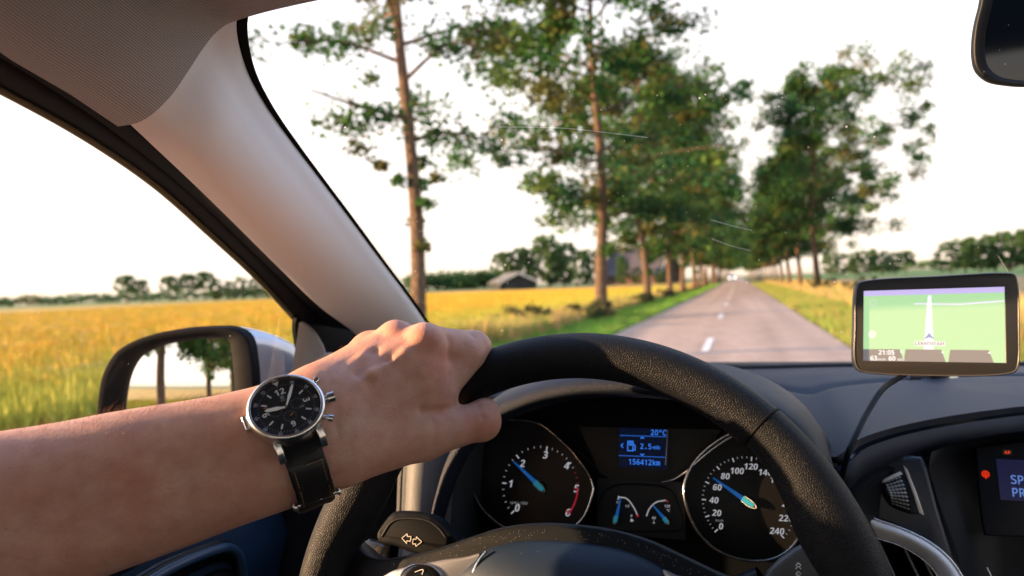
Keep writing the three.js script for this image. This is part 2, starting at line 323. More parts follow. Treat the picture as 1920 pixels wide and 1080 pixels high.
const ORD = ['first', 'second', 'third', 'fourth', 'fifth', 'sixth', 'seventh', 'eighth', 'ninth', 'tenth', 'eleventh', 'twelfth', 'thirteenth', 'fourteenth', 'fifteenth', 'sixteenth', 'seventeenth', 'eighteenth'];
const leftLabels = ['large roadside tree with bare orange trunk left of the road behind the steering wheel', 'slim-trunked second tree beyond the large left roadside tree', 'crooked-trunked third tree beyond the large left roadside tree'];
[[-4.15, -22], [-4.3, -33.5], [-4.1, -43.6], [-4.2, -56], [-4.0, -66], [-4.1, -77], [-4.1, -88], [-4.2, -99], [-4.0, -111], [-4.1, -124], [-4.1, -138], [-4.1, -153], [-4.1, -170], [-3.9, -190], [-3.8, -212], [-3.7, -236], [-3.6, -265], [-3.4, -300]].forEach(([x, z], i) =>
  plant(formOf(i), x, z, i * 1.9 + 0.3, [1, 0.98, 1.02][i % 3] * (i === 1 ? 0.9 : 1), 'roadside_tree', leftLabels[i] ?? `${ORD[i]} tree of the left roadside row counted from the large one, far along the avenue`, 'tree', i < 3 ? 'left row of roadside trees' : 'far trees of the left row'));
const rightLabels = ['broad tree standing nearest at the right of the road above the navigator', 'second tree of the right row, just left of the broad one', 'third tree of the right row, thin trunk'];
[[4.6, -47.5], [4.5, -59], [4.4, -70], [4.4, -82], [4.4, -94], [4.4, -107], [4.4, -121], [4.3, -136], [4.3, -152], [4.2, -170], [4.1, -190], [4.0, -212], [3.9, -236], [3.8, -265], [3.6, -300]].forEach(([x, z], i) =>
  plant(i < 6 ? oakR : oakFar, x, z, i === 0 ? 0.1 : ((i * 1.7) % 1.2) - 0.6, i === 0 ? 0.97 : i === 1 ? 0.8 : 0.86, 'roadside_tree', rightLabels[i] ?? `${ORD[i]} tree of the right roadside row counted from the broad one, far along the avenue`, 'tree', i < 3 ? 'right row of roadside trees' : 'far trees of the right row'));
[[-4.4, 9], [-4.3, 15.5], [-4.2, 22], [-4.3, 29], [-4.3, 37], [-4.3, 46]].forEach(([x, z], i) =>
  plant(forms[(i + 2) % 3], x, z, i * 1.3, i < 1 ? 0.85 : 0.72, 'roadside_tree', i === 0 ? 'thick dark trunk left of centre in the wing mirror' : i === 1 ? 'second trunk, reflected right of centre in the wing mirror' : `${ORD[i]} trunk back along the road, reflected at the right of the wing mirror`, 'tree', 'trees behind the car'));

// woods and single trees far off
const darkLeaf = [[0.042, 0.11, 0.03], [0.055, 0.13, 0.034], [0.07, 0.14, 0.036], [0.075, 0.12, 0.036]];
function roundForm(w, h, sd, low = 0.12) {              // a full crown nearly to the ground
  const keep = seed; seed = sd; const clumps = [];
  for (let i = 0; i < 90; i++) { const a = rr(0, 6.28), y = rr(low, 0.97), r = Math.sqrt(Math.max(0.02, 1 - ((y - 0.5) / 0.55) ** 2)) * Math.sqrt(rnd()) * 0.5; clumps.push({ p: V(Math.cos(a) * r * w, y * h, Math.sin(a) * r * w), r: rr(0.6, 1.2) }); }
  seed = keep;
  return { wood: limb([V(0, -0.3, 0), V(0.1, h * 0.3, 0), V(0, h * 0.75, 0.1)], h * 0.03, h * 0.008, 6), crown: leafCloud(clumps, 42, h * 0.030, h * 0.075, sd + 5, darkLeaf) };
}
const roundA = roundForm(7.5, 9, 101), roundB = roundForm(8.5, 9, 111), roundC = roundForm(6, 9, 121), parasol = roundForm(9, 9, 131, 0.45);
const farTree = (u, vTop, dist, form, turn, name, label, group, wide = 1) => {
  const p = along(u, dist), h = heightOf(u, vTop, dist), t = plant(form, p.x, p.z, turn, h / 9, name, label, 'tree', group);
  t.scale.x *= wide; t.scale.z *= wide; return t;
};
const G1 = 'trees across the grain field seen through the side window';
farTree(237, 516, 170, parasol, 0.2, 'field_tree', 'leftmost lone tree across the field in the side window', G1, 0.8);
farTree(266, 524, 172, parasol, 1.2, 'field_tree', 'smaller tree touching the leftmost lone tree in the side window', G1, 0.55);
[[318, 517, parasol], [350, 513, parasol], [384, 509, parasol], [405, 520, roundC]].forEach(([u, v, f], i) => farTree(u, v, 175 + i * 2, f, i * 1.7, 'field_tree', ['left tree of the middle clump across the field', 'second tree of the middle clump across the field', 'tallest tree of the middle clump across the field', 'right tree of the middle clump across the field'][i], G1, 0.75));
[[430, 526, roundA], [452, 518, roundB], [480, 520, roundA], [508, 524, roundB], [530, 528, roundA]].forEach(([u, v, f], i) => farTree(u, v, 178 + 3 * i, f, i, 'field_tree', `${ORD[i]} tree from the left in the dark wood touching the black pillar`, 'wood beside the pillar', 0.8));
const G2 = 'wood behind the barn';
[[945, 472, 150, parasol, 0.7], [975, 462, 152, roundC, 0.8], [992, 466, 156, roundA, 0.7], [1030, 438, 150, roundC, 1], [1058, 452, 154, roundA, 0.8], [1085, 468, 148, roundB, 0.7], [1108, 466, 158, roundA, 0.7], [1150, 452, 165, roundB, 0.7], [1168, 478, 140, roundC, 0.7], [1195, 500, 140, roundB, 0.7], [1240, 505, 138, roundA, 0.8]].forEach(([u, v, d, f, w], i) =>
  farTree(u, v, d, f, i * 1.1, 'wood_tree', ['feathery tree right above the barn roof', 'slender tree right of the barn roof', 'tree left of the tallest tree of the wood', 'tallest tree of the wood behind the barn', 'tree right of the tallest in the wood', 'low round tree left of the large roadside trunk', 'tree just left of the large roadside trunk', 'tree right of the large roadside trunk, in front of the farmhouse', 'bushy tree hiding the left end of the farmhouse', 'low tree before the farmhouse wall', 'low tree at the right end of the farmhouse'][i], G2, w));
const G3 = 'trees across the right field';
[[1560, 470, 190], [1585, 474, 195], [1608, 470, 190], [1632, 466, 198], [1655, 470, 190], [1678, 472, 200], [1700, 470, 205]].forEach(([u, v, d], i) => farTree(u, v, d, [roundA, roundB, roundC, roundA, roundB, roundA, parasol][i], i * 0.9, 'field_tree', i === 6 ? 'end tree of the wood left of the gap above the navigator' : `${ORD[i]} tree from the left in the dark wood behind the broad right tree`, G3, 0.95));
[[1785, 452, 170], [1812, 444, 172], [1840, 446, 168], [1868, 438, 170], [1896, 432, 168], [1925, 428, 165], [1960, 428, 165]].forEach(([u, v, d], i) => farTree(u, v, d, [roundB, roundA, roundB, roundA, roundB, roundA, roundB][i], i * 1.4 + 1, 'field_tree', i === 0 ? 'left end tree of the wood behind the navigator top right corner' : `${ORD[i]} tree from the left in the dense wood behind the navigator top right corner`, G3, 1.1));
// hazy woods on the horizon
function treeLine(u0, u1, dist, h, label, sd, n) {
  const keep = seed; seed = sd; const clumps = [];
  for (let i = 0; i < n; i++) { const p = along(lerp(u0, u1, (i + rr(-0.4, 0.4)) / n), dist * rr(0.97, 1.05)); clumps.push({ p: V(p.x, h * rr(0.2, 0.75) * (0.8 + 0.5 * fbm(i * 0.13, sd, 0, 3)), p.z), r: rr(0.7, 1.1) }); }
  seed = keep;
  const o = part('distant_wood', leafCloud(clumps, 60, h * 0.08, h * 0.34, sd + 3, darkLeaf), LEAF);
  tag(o, label, 'wood', null, 'stuff');
}
treeLine(-420, 560, 520, 9, 'hazy low line of woods on the horizon in the side window', 201, 260);
treeLine(770, 935, 330, 11, 'even row of trees on the horizon between pillar and barn', 211, 110);
treeLine(1640, 2300, 560, 9, 'faint woods on the horizon behind the navigator', 221, 170);

// farm buildings
{
  const shed = (name, label, u, dist, w, d, eave, ridge, turn, wallM, roofM, doors) => {
    const p = along(u, dist), t = thing(name, label, 'building'); t.position.set(p.x, 0, p.z); t.rotation.y = turn;
    const wall = new THREE.Shape([[-w / 2, 0], [w / 2, 0], [w / 2, eave], [0, ridge - 0.15], [-w / 2, eave]].map((a) => new THREE.Vector2(...a)));
    part('wall', extrude(wall, d, 0, -d / 2), wallM, t);
    const sl = Math.hypot(w / 2 + 0.5, ridge - eave), an = Math.atan2(ridge - eave, w / 2);
    for (const s of [-1, 1]) { const g = new THREE.BoxGeometry(sl + 0.2, 0.16, d + 1.0); g.rotateZ(-s * an).translate(s * (w / 4 + 0.2), (eave + ridge) / 2 + 0.02, 0); part('roof', boxUV(g), roofM, t); }
    part('barge_board', extrude(new THREE.Shape([[-w / 2 - 0.5, eave - 0.55], [0, ridge - 0.25], [w / 2 + 0.5, eave - 0.55], [w / 2 + 0.5, eave - 0.15], [0, ridge + 0.16], [-w / 2 - 0.5, eave - 0.15]].map((a) => new THREE.Vector2(...a))), 0.12, 0, d / 2 + 0.51), earth(0.55, 0.55, 0.5, null), t);
    for (const [x, ww, hh] of doors) part('door', box(ww, hh, 0.1, x, hh / 2, d / 2 + 0.06), earth(0.03, 0.04, 0.04, null), t);
    return t;
  };
  shed('barn', 'low dark barn with pale roof edge at the far side of the grain field', 962, 138, 7.2, 9, 1.9, 3.5, 0.55, earth(0.045, 0.06, 0.065, fine), earth(0.24, 0.25, 0.23, fine), [[-1.6, 2, 1.6]]);
  shed('farmhouse', 'farmhouse with large grey roof half hidden behind the roadside trunks', 1205, 150, 10, 13, 2.3, 8.2, 1.2, earth(0.2, 0.12, 0.09, fine), earth(0.11, 0.10, 0.12, fine), [[0, 1.2, 2]]);
}
// oncoming car
{
  const c = thing('oncoming_car', 'tiny oncoming car with bright headlights at the end of the avenue', 'car'); c.position.set(-1.65, 0.07, -176);
  const body = new THREE.Shape([[-2, 0.25], [2, 0.25], [2.05, 0.6], [1.9, 0.8], [0.9, 0.95], [0.3, 1.42], [-1.2, 1.45], [-1.9, 1.0], [-2.05, 0.6]].map((a) => new THREE.Vector2(...a)));
  part('body', extrude(body, 1.6, 0.08, -0.8).rotateY(-Math.PI / 2), M.silverPaint, c);
  part('windscreen', box(1.3, 0.42, 0.03).rotateX(-0.9).translate(0, 1.18, 0.66), M.gloss, c);
  for (const s of [-1, 1]) { part('headlight', new THREE.SphereGeometry(0.16, 10, 8).translate(s * 0.6, 0.68, 1.98), new THREE.MeshStandardMaterial({ color: 0xffffff, emissive: 0xfff4e0, emissiveIntensity: 3 }), c); for (const z of [-1.25, 1.25]) part('wheel', new THREE.CylinderGeometry(0.31, 0.31, 0.2, 16).rotateZ(Math.PI / 2).translate(s * 0.78, 0.29, z), M.rubber, c); }
}
// shrubs
const shrub = (x, z, w, h, sd, label, tilt) => {
  const keep = seed; seed = sd; const cl = []; for (let i = 0; i < 34; i++) { const a = rr(0, 6.28), r = Math.sqrt(rnd()) * 0.5, y = rnd(); cl.push({ p: V(Math.cos(a) * r * w, y * h * (1.1 - 1.5 * r * r), Math.sin(a) * r * w), r: rr(0.6, 1.1) }); } seed = keep;
  plant({ crown: leafCloud(cl, 60, 0.055, 0.17, sd, [[0.06, 0.10, 0.03], [0.09, 0.10, 0.04], [0.07, 0.075, 0.04], [0.10, 0.085, 0.05]]), wood: merge([0, 1, 2].map((k) => limb([V(0, -0.1, 0), V(0.1 * k - 0.1, h * 0.4, 0.08 * k), V(0.3 * k - 0.3, h * 0.8, 0.2 * k - 0.2)], 0.03, 0.008, 5))) }, x, z, 0, 1, 'shrub', label, 'shrub', 'shrubs on the verges');
};
shrub(-5.3, -17.2, 1.7, 0.75, 301, 'dark rounded shrub on the left verge above the steering wheel');
shrub(-4.45, -20.9, 1.5, 0.7, 302, 'shrub at the foot of the large left roadside tree');
shrub(-4.4, -33, 1.2, 0.6, 303, 'shrub at the foot of the second left roadside tree');
shrub(-4.3, -42.6, 1.3, 0.6, 304, 'shrub at the foot of the third left roadside tree');
shrub(4.9, -46.6, 2.0, 0.9, 305, 'shrub at the foot of the broad right roadside tree');
shrub(6.2, -41, 2.2, 0.9, 306, 'shrub beside the stubble right of the broad right tree');

// grass and grain: too many to count
function tuft(n, h, w, sd) {
  const keep = seed; seed = sd; const p = [];
  for (let i = 0; i < n; i++) { const a = rr(0, 6.28), x = gauss() * w, z = gauss() * w, hh = h * rr(0.6, 1.2), dx = Math.cos(a) * 0.012, dz = Math.sin(a) * 0.012, lx = gauss() * h * 0.4, lz = gauss() * h * 0.4; p.push(x - dx, 0, z - dz, x + dx, 0, z + dz, x + lx, hh, z + lz); }
  seed = keep; const g = new THREE.BufferGeometry(); g.setAttribute('position', new THREE.Float32BufferAttribute(p, 3)); g.computeVertexNormals(); return g;
}
const greenBy = (x) => sstep(x, -13, -6.5);
function strew(name, label, category, geo, count, place, colors, tint) {
  const m = new THREE.InstancedMesh(geo, new THREE.MeshStandardMaterial({ roughness: 0.9, side: THREE.DoubleSide }), count), q = new THREE.Matrix4(), e = new THREE.Euler(), c = new THREE.Color();
  for (let i = 0; i < count; i++) { const [x, y, z, s] = place(); e.set(0, rr(0, 6.28), 0); q.compose(V(x, y, z), new THREE.Quaternion().setFromEuler(e), V(s, s * rr(0.7, 1.2), s)); m.setMatrixAt(i, q); const k = tint && rnd() < tint(x) ? [0.40, 0.39, 0.05] : colors[Math.floor(rnd() * colors.length)], v = rr(0.8, 1.2); m.setColorAt(i, c.setRGB(k[0] * v, k[1] * v, k[2] * v)); }
  m.name = numbered(name); scene.add(m); tag(m, label, category, null, 'stuff');
}
const zNear = (a, b) => a - Math.pow(rnd(), 1.7) * (a - b);
const tuftA = tuft(14, 0.22, 0.10, 401), tuftB = tuft(12, 0.42, 0.12, 402);
strew('verge_grass', 'lush green grass along the left road edge', 'grass', tuftA, 16000, () => { const x = -rr(2.75, 4.9); return [x, 0, zNear(25, -110), rr(0.5, 1.0)]; }, [[0.11, 0.30, 0.03], [0.15, 0.34, 0.04], [0.20, 0.30, 0.05]]);
strew('dry_grass', 'tall pale dry grass between the left trees and the grain', 'grass', tuftB, 15000, () => { const x = -rr(4.4, 6.2); return [x, 0, zNear(-13, -110), rr(0.5, 1.2)]; }, [[0.50, 0.36, 0.14], [0.55, 0.33, 0.16], [0.32, 0.33, 0.07], [0.22, 0.30, 0.05]]);
strew('verge_grass', 'yellowish green grass along the right road edge', 'grass', tuftA, 9000, () => [rr(1.7, 4.2), 0, zNear(-6, -110), rr(0.5, 1.0)], [[0.22, 0.27, 0.05], [0.30, 0.27, 0.07], [0.16, 0.25, 0.04]]);
strew('dry_grass', 'tall tan dry grass behind the right verge', 'grass', tuftB, 9000, () => [rr(3.6, 8.5), 0, zNear(-12, -110), rr(0.5, 1.2)], [[0.50, 0.32, 0.15], [0.45, 0.33, 0.12], [0.20, 0.26, 0.05]]);
strew('grain', 'ripening golden grain standing in the left field', 'grain', tuft(16, 0.20, 0.16, 403), 90000, () => { const d = Math.pow(rnd(), 2.2); return [-5.5 - d * 70, 0.2, rr(18, -75 - 50 * d), rr(0.8, 1.4)]; }, [[0.66, 0.38, 0.05], [0.60, 0.36, 0.04], [0.52, 0.38, 0.035], [0.38, 0.35, 0.03]], greenBy);

// ---------- the car around the driver ----------
const FWD = V(0, 0, -1).applyQuaternion(CAMQ);
const rangeOf = (p) => p.clone().sub(EYE).dot(FWD);
const mirrorX = (p) => V(2 * CX - p.x, p.y, p.z);
const cabin = thing('car_cabin', 'car cabin with pale pillar, woven grey headliner and windscreen around the driver', 'car interior');
const sidePt = (y, z, inward = 0) => V(sideX(y) + inward, y, z);
const dayEdge = [[563, 604], [540, 577], [480, 512], [400, 437], [300, 347], [200, 275], [100, 214], [0, 160]].map(([u, v]) => onSide(u, v)).concat([sidePt(1.418, -0.14), sidePt(1.442, 0.05), sidePt(1.45, 0.28), sidePt(1.445, 0.5)]);
const trimEdge = [[760, 715], [670, 622], [600, 568], [520, 490], [430, 400], [330, 303], [218, 204]].map(([u, v]) => onSide(u, v, 0.035));
const trimBack = [[218, 204], [100, 122], [0, 62]].map(([u, v]) => onSide(u, v, 0.035)).concat([sidePt(1.452, -0.1, 0.035), sidePt(1.478, 0.08, 0.035), sidePt(1.488, 0.3, 0.035), sidePt(1.488, 0.6, 0.035), sidePt(1.47, 1.0, 0.035), sidePt(1.42, 1.4, 0.035)]);
const glassEdge = [[440, 12], [436, 45], [441, 90], [456, 140], [490, 202], [535, 265], [585, 330], [645, 408], [705, 488], [750, 547], [788, 600], [850, 690]].map(([u, v]) => onScreen(u, v, 0.004));
const rA = rangeOf(trimEdge[6]), rB = rangeOf(glassEdge[0]);
const seam = [[218, 204], [262, 196], [298, 166], [330, 122], [358, 80], [390, 42], [440, 12]].map(([u, v], i) => at(u, v, lerp(rA, rB, i / 6)));
{
  const N = 40, K = 90;
  const pillarRows = coons(sampleL(seam, N), sampleL([trimEdge[0], glassEdge[11]], N), sampleL(trimEdge.slice().reverse(), K), sampleL(glassEdge, K), (s, t) => V(0.74, 0.05, 0.67).multiplyScalar(0.020 * Math.pow(4 * s * (1 - s), 0.8) * sstep(t, 0, 0.12)));
  part('pillar_trim', thick(pillarRows, 0.004), M.pillar, cabin, 'pale fabric-textured windscreen pillar trim');
  part('pillar_trim', thick(pillarRows.map((r) => r.map(mirrorX)), 0.004), M.pillar, cabin);
  const header = [...seam];
  for (let i = 1; i <= 11; i++) { const x = lerp(glassEdge[0].x, mirrorX(glassEdge[0]).x, i / 11), y = 1.452 + 0.028 * Math.sin(Math.PI * i / 11); header.push(V(x, y, screenZ(x, y) + 0.012)); }
  header.push(...seam.slice().reverse().slice(1).map(mirrorX));
  const back = [trimBack[8], V(CX - 0.35, 1.5, 1.42), V(CX, 1.52, 1.43), V(CX + 0.35, 1.5, 1.42), mirrorX(trimBack[8])];
  const roofRows = coons(sampleL(header, 420), sampleL(back, 420), sampleL(trimBack, 50), sampleL(trimBack.map(mirrorX), 50), (s, t) => V(0, 0.05 * Math.sin(Math.PI * s) * Math.sin(Math.PI * Math.min(1, t * 1.4 + 0.02)), 0)).map((r, j) => r.map((p) => p.clone().add(V(0.0015, -0.003, 0.003))));
  part('headliner', thick(roofRows, 0.012, -1), M.liner, cabin, 'woven grey headliner');
  const lip = sampleL(seam, 50).map((p) => p.clone().add(V(0.001, -0.001, 0.002)));
  part('seam_shadow_tube', tube(lip, 0.0022, false, 80, 6), M.rubber, cabin);  // dark tube added for the shadow gap under the headliner step
  part('roof_panel', thick(roofRows.map((r) => r.map((p) => p.clone().add(V(0, 0.035, 0)))), 0.004, -1), M.silverPaint, cabin);
  // weather seal against the door, two lips
  const mid = sampleL(dayEdge.slice(0, 8).concat([sidePt(1.43, -0.1), sidePt(1.46, 0.1), sidePt(1.468, 0.5)]), 70);
  const inn = sampleL([...trimEdge.slice(1, 6), ...trimBack.slice(0, 6), sidePt(1.488, 0.5, 0.035)], 70);
  const strip = (f0, f1, lift, n = 9) => mid.map((p, i) => Array.from({ length: n }, (_, k) => { const s = k / (n - 1); return p.clone().lerp(inn[i], lerp(f0, f1, s)).add(V(0.8, 0, 0.5).multiplyScalar(lift * Math.sin(Math.PI * s))); }));
  part('weather_seal', thick(strip(0.52, 1.04, 0.010), 0.004), M.rubber, cabin, 'black rubber door seal');
  cabin.userData.frameStrip = undefined;
  delete cabin.userData.frameStrip;
  // driver's door
  const door = thing('driver_door', 'open-windowed view side: blue black driver door with thick black window frame', 'car door');
  door.userData.label = 'blue-black driver door with thick black window frame and recessed handle cup';
  part('window_frame', thick(strip(-0.02, 0.56, 0.006), 0.012), M.rubber, door, 'black window frame');
  const glassTop = sampleL(dayEdge, 40), glassBot = glassTop.map((p) => sidePt(1.045, Math.max(p.z, -0.66) + (p.z < -0.5 ? -0.01 : 0), -0.004));
  part('window_glass', sheet([glassBot, glassTop.map((p) => p.clone().add(V(-0.004, 0, 0)))]), M.glass, door);
  part('lit_glass_run', tube(sampleL(dayEdge, 60).map((p) => p.clone().add(V(-0.003, -0.001, 0))), 0.0028, false, 120, 6), plain([0.10, 0.10, 0.06], 0.5), door);  // olive light along the daylight edge is put into this colour
  // sail panel between window and pillar
  const sailPts = [[563, 604], [574, 606], [594, 632], [606, 662], [610, 710], [612, 790], [530, 790], [546, 700], [556, 640]].map(([u, v]) => onSide(u, v, 0.010));
  const c0 = sailPts.reduce((a, p) => a.add(p), V(0, 0, 0)).multiplyScalar(1 / 9);
  const ring = curve(sailPts, true, 0.3).getPoints(60);
  part('sail_panel', thick([0.02, 0.35, 0.7, 0.9, 1].map((s, j) => ring.map((p) => c0.clone().lerp(p, s).add(V(j < 3 ? 0.008 : j === 3 ? 0.006 : 0, 0, 0)))), 0.004), M.sail, door, 'grey mirror triangle panel');
  part('tweeter_ring', tube([[584, 710], [586, 684], [600, 671], [625, 668], [640, 690]].map(([u, v]) => onSide(u, v, 0.016)), 0.0035, false, 40), M.sail, door);
  const corner = [[556, 596], [600, 572], [668, 622], [715, 672], [760, 730], [770, 830], [570, 830], [566, 700]].map(([u, v]) => onSide(u, v, 0.004)), ck = corner.reduce((a, p) => a.add(p), V(0, 0, 0)).multiplyScalar(1 / 8), cring = curve(corner, true, 0.2).getPoints(60);
  part('frame_corner', thick([0.02, 0.5, 1].map((s) => cring.map((p) => ck.clone().lerp(p, s))), 0.004), M.rubber, door, 'black corner of the window frame');
  // inner panel
  const rows = [];
  for (let j = 0; j <= 26; j++) { const y = lerp(1.05, 0.4, j / 26), row = []; for (let i = 0; i <= 30; i++) { const z = lerp(-0.98, 0.5, i / 30); row.push(V(sideX(y) + 0.012 + 0.03 * sstep(1.05 - y, 0, 0.05) + 0.03 * sstep(1.05 - y, 0.16, 0.3), y, z)); } rows.push(row); }
  part('door_panel', thick(rows, 0.02), M.door, door, 'deep blue grained door panel');
  part('belt_seal', tube([sidePt(1.052, -0.72, 0.016), sidePt(1.052, 0, 0.016), sidePt(1.052, 0.5, 0.016)], 0.009, false, 40), M.rubber, door);
  part('outer_panel', thick([1.045, 0.95, 0.7, 0.4, 0.25].map((y, j) => [-0.98, -0.5, 0, 0.5].map((z) => V(sideX(1.05) - 0.025 - [0, 0.05, 0.08, 0.07, 0.05][j], y, z))), 0.003), M.silverPaint, door);
  // dark strip and handle cup on the panel
  const onPanel = (u, v, inward) => onSide(u, v, 0.042 + inward);
  part('panel_dark_strip', tube([[150, 1105], [260, 1044], [370, 985], [440, 945], [500, 915]].map(([u, v]) => onPanel(u, v, 0.004)), 0.006, false, 60), M.satin, door);
  const cup = [[262, 1108], [300, 1078], [345, 1055], [395, 1035], [425, 1027], [443, 1034], [453, 1056], [455, 1100], [450, 1180], [300, 1190]].map(([u, v]) => onPanel(u, v, 0.010));
  const cc = cup.reduce((a, p) => a.add(p), V(0, 0, 0)).multiplyScalar(0.1), cr = curve(cup, true, 0.3).getPoints(80);
  part('handle_bezel', tube(cr, 0.0042, true, 160, 8), bumped([0.02, 0.055, 0.11], 0.35, T.plastic, 0.00004), door);
  part('handle_gasket', tube(cr.map((p) => cc.clone().lerp(p, 1.06).add(V(-0.006, 0, 0))), 0.0055, true, 160, 8), M.satin, door);
  part('handle_cup', sheet([1, 0.95, 0.8, 0.4, 0.02].map((s, j) => cr.map((p) => cc.clone().lerp(p, s).add(V([0, -0.010, -0.014, -0.016, -0.016][j], 0, 0))))), M.satin, door);
  const lever = [[330, 1120], [380, 1092], [425, 1080], [432, 1120], [360, 1160]].map(([u, v]) => onPanel(u, v, 0.0));
  part('door_lever', tube(lever, 0.006, true, 60, 8), M.satin, door);
}
// windscreen pane, its black border, dots, dust and scratches
{
  const rows = [];
  for (let j = 0; j <= 20; j++) { const y = lerp(1.085, 1.485, j / 20), row = []; for (let i = 0; i <= 40; i++) { const x = lerp(sideX(y) + 0.02, 2 * CX - sideX(y) - 0.02, i / 40); row.push(V(x, y, screenZ(x, y))); } rows.push(row); }
  part('windscreen', sheet(rows), M.glass, cabin, 'dusty windscreen');
  const edge = sampleL(glassEdge, 80), border = [[], []];
  edge.forEach((p, i) => { const w = lerp(0.0085, 0.0072, sstep(i / 79, 0.05, 0.35)), x = p.x + w; border[0].push(V(p.x - 0.012, p.y, screenZ(p.x - 0.012, p.y) + 0.003)); border[1].push(V(x, p.y, screenZ(x, p.y) + 0.003)); });
  part('glass_border', sheet(border), M.rubber, cabin, 'black printed border of the windscreen');
  const dots = [], dot = new THREE.CircleGeometry(1, 7);
  sampleL(glassEdge, 330).slice(0, 230).forEach((p, i) => {
    const near = 1 - sstep(i / 330, 0.04, 0.32), n = Math.round(lerp(1, 5, near));
    for (let k = 0; k < n; k++) { const x = p.x + lerp(0.0080, 0.0092, near) + (k + (i % 2) * 0.5) * 0.0017, r = 0.00068 * (1 - k / (n + 1.2)); dots.push(dot.clone().scale(r, r, r).rotateX(-0.9).translate(x, p.y, screenZ(x, p.y) + 0.0025)); }
  });
  const fd = part('border_dots', merge(dots), M.rubber, cabin); fd.userData.kind = 'stuff';
  const DUST = plain([0.9, 0.88, 0.85], 1, { transmission: 0.65, thickness: 0 }), specks = [];
  for (let i = 0; i < 620; i++) {
    const big = rnd() < 0.05; let u = rr(470, 1920), v = rr(0, 640); if (rnd() < 0.35) { u = rr(560, 1000); v = rr(150, 620); }
    const p = onScreen(u, v, 0.0015), r = (big ? rr(0.0005, 0.0008) : rr(0.00012, 0.00034));
    specks.push(new THREE.IcosahedronGeometry(r, 0).scale(rr(0.7, 1.6), rr(0.7, 1.4), 0.5).translate(p.x, p.y, p.z));
  }
  const ds = part('dust', merge(specks), DUST, cabin); ds.userData.kind = 'stuff';
  for (const line of [[[935, 238], [1050, 240], [1150, 250], [1215, 258]], [[1333, 412], [1375, 424], [1410, 432]], [[1335, 448], [1375, 462], [1408, 470]], [[1650, 222], [1656, 205]], [[1872, 480], [1890, 510]]])
    part('scratch', tube(line.map(([u, v]) => onScreen(u, v, 0.0012)), 0.00013, false, 30, 4), DUST, cabin);
  const side = [];
  for (let i = 0; i < 60; i++) { const u = i < 40 ? rr(240, 540) : rr(0, 560), v = i < 40 ? rr(500, 600) : rr(500, 780), p = onSide(u, v, -0.0035), r = rr(0.0001, 0.0003); side.push(new THREE.IcosahedronGeometry(r, 0).translate(p.x, p.y, p.z)); }
  const sd = part('dust', merge(side), DUST, cabin); sd.userData.kind = 'stuff';
}
// body shell that closes the cabin: floor, sides, rear
{
  const x0 = sideX(1.05) - 0.03, x1 = 2 * CX - x0, w = x1 - x0;
  part('floor_pan', box(w, 0.04, 3.1, CX, 0.26, 0.4), M.black, cabin);
  part('firewall', box(w, 0.86, 0.04, CX, 0.68, -1.16), M.black, cabin);
  part('side_panel', box(0.06, 0.8, 3.0, x1, 0.66, 0.4), M.door, cabin);
  part('side_panel', box(0.06, 0.8, 1.4, x0, 0.66, 1.2), M.door, cabin);
  part('rear_panel', box(w, 0.9, 0.06, CX, 0.7, 1.92), M.black, cabin);
  const post = (y0, z0, y1, z1, wz, s) => { const f = (p) => (s < 0 ? p : mirrorX(p)); return thick([[f(sidePt(y0, z0 - wz)), f(sidePt(y0, z0 + wz))], [f(sidePt(y1, z1 - wz * 0.8)), f(sidePt(y1, z1 + wz * 0.8))]], 0.05); };
  for (const s of [-1, 1]) { part('centre_pillar', post(0.95, 0.56, 1.5, 0.6, 0.08, s), M.liner, cabin); part('rear_pillar', post(0.95, 1.75, 1.46, 1.35, 0.13, s), M.liner, cabin); }
  part('roof_rail', thick([trimBack.map(mirrorX), dayEdge.slice(7).concat([sidePt(1.44, 0.8), sidePt(1.42, 1.1), sidePt(1.40, 1.4), sidePt(1.40, 1.45)]).map(mirrorX)].map((r) => sampleL(r, 30)), 0.02), M.liner, cabin);
  part('bonnet', thick(Array.from({ length: 9 }, (_, j) => Array.from({ length: 13 }, (_, i) => { const s = i / 12 * 2 - 1, t = j / 8; return V(CX + s * (0.72 - 0.12 * t * t), 1.0 - 0.16 * t * t - 0.10 * s * s - 0.02, -1.12 - 0.95 * t); })), 0.003), M.silverPaint, cabin);
  part('nose', box(1.3, 0.5, 0.9, CX, 0.55, -1.6, 0.12), M.silverPaint, cabin);
  for (const [x, z] of [[x0 + 0.1, -1.45], [x1 - 0.1, -1.45], [x0 + 0.1, 1.25], [x1 - 0.1, 1.25]]) part('road_wheel', new THREE.CylinderGeometry(0.31, 0.31, 0.2, 32).rotateZ(Math.PI / 2).translate(x, 0.355, z), M.rubber, cabin);
}
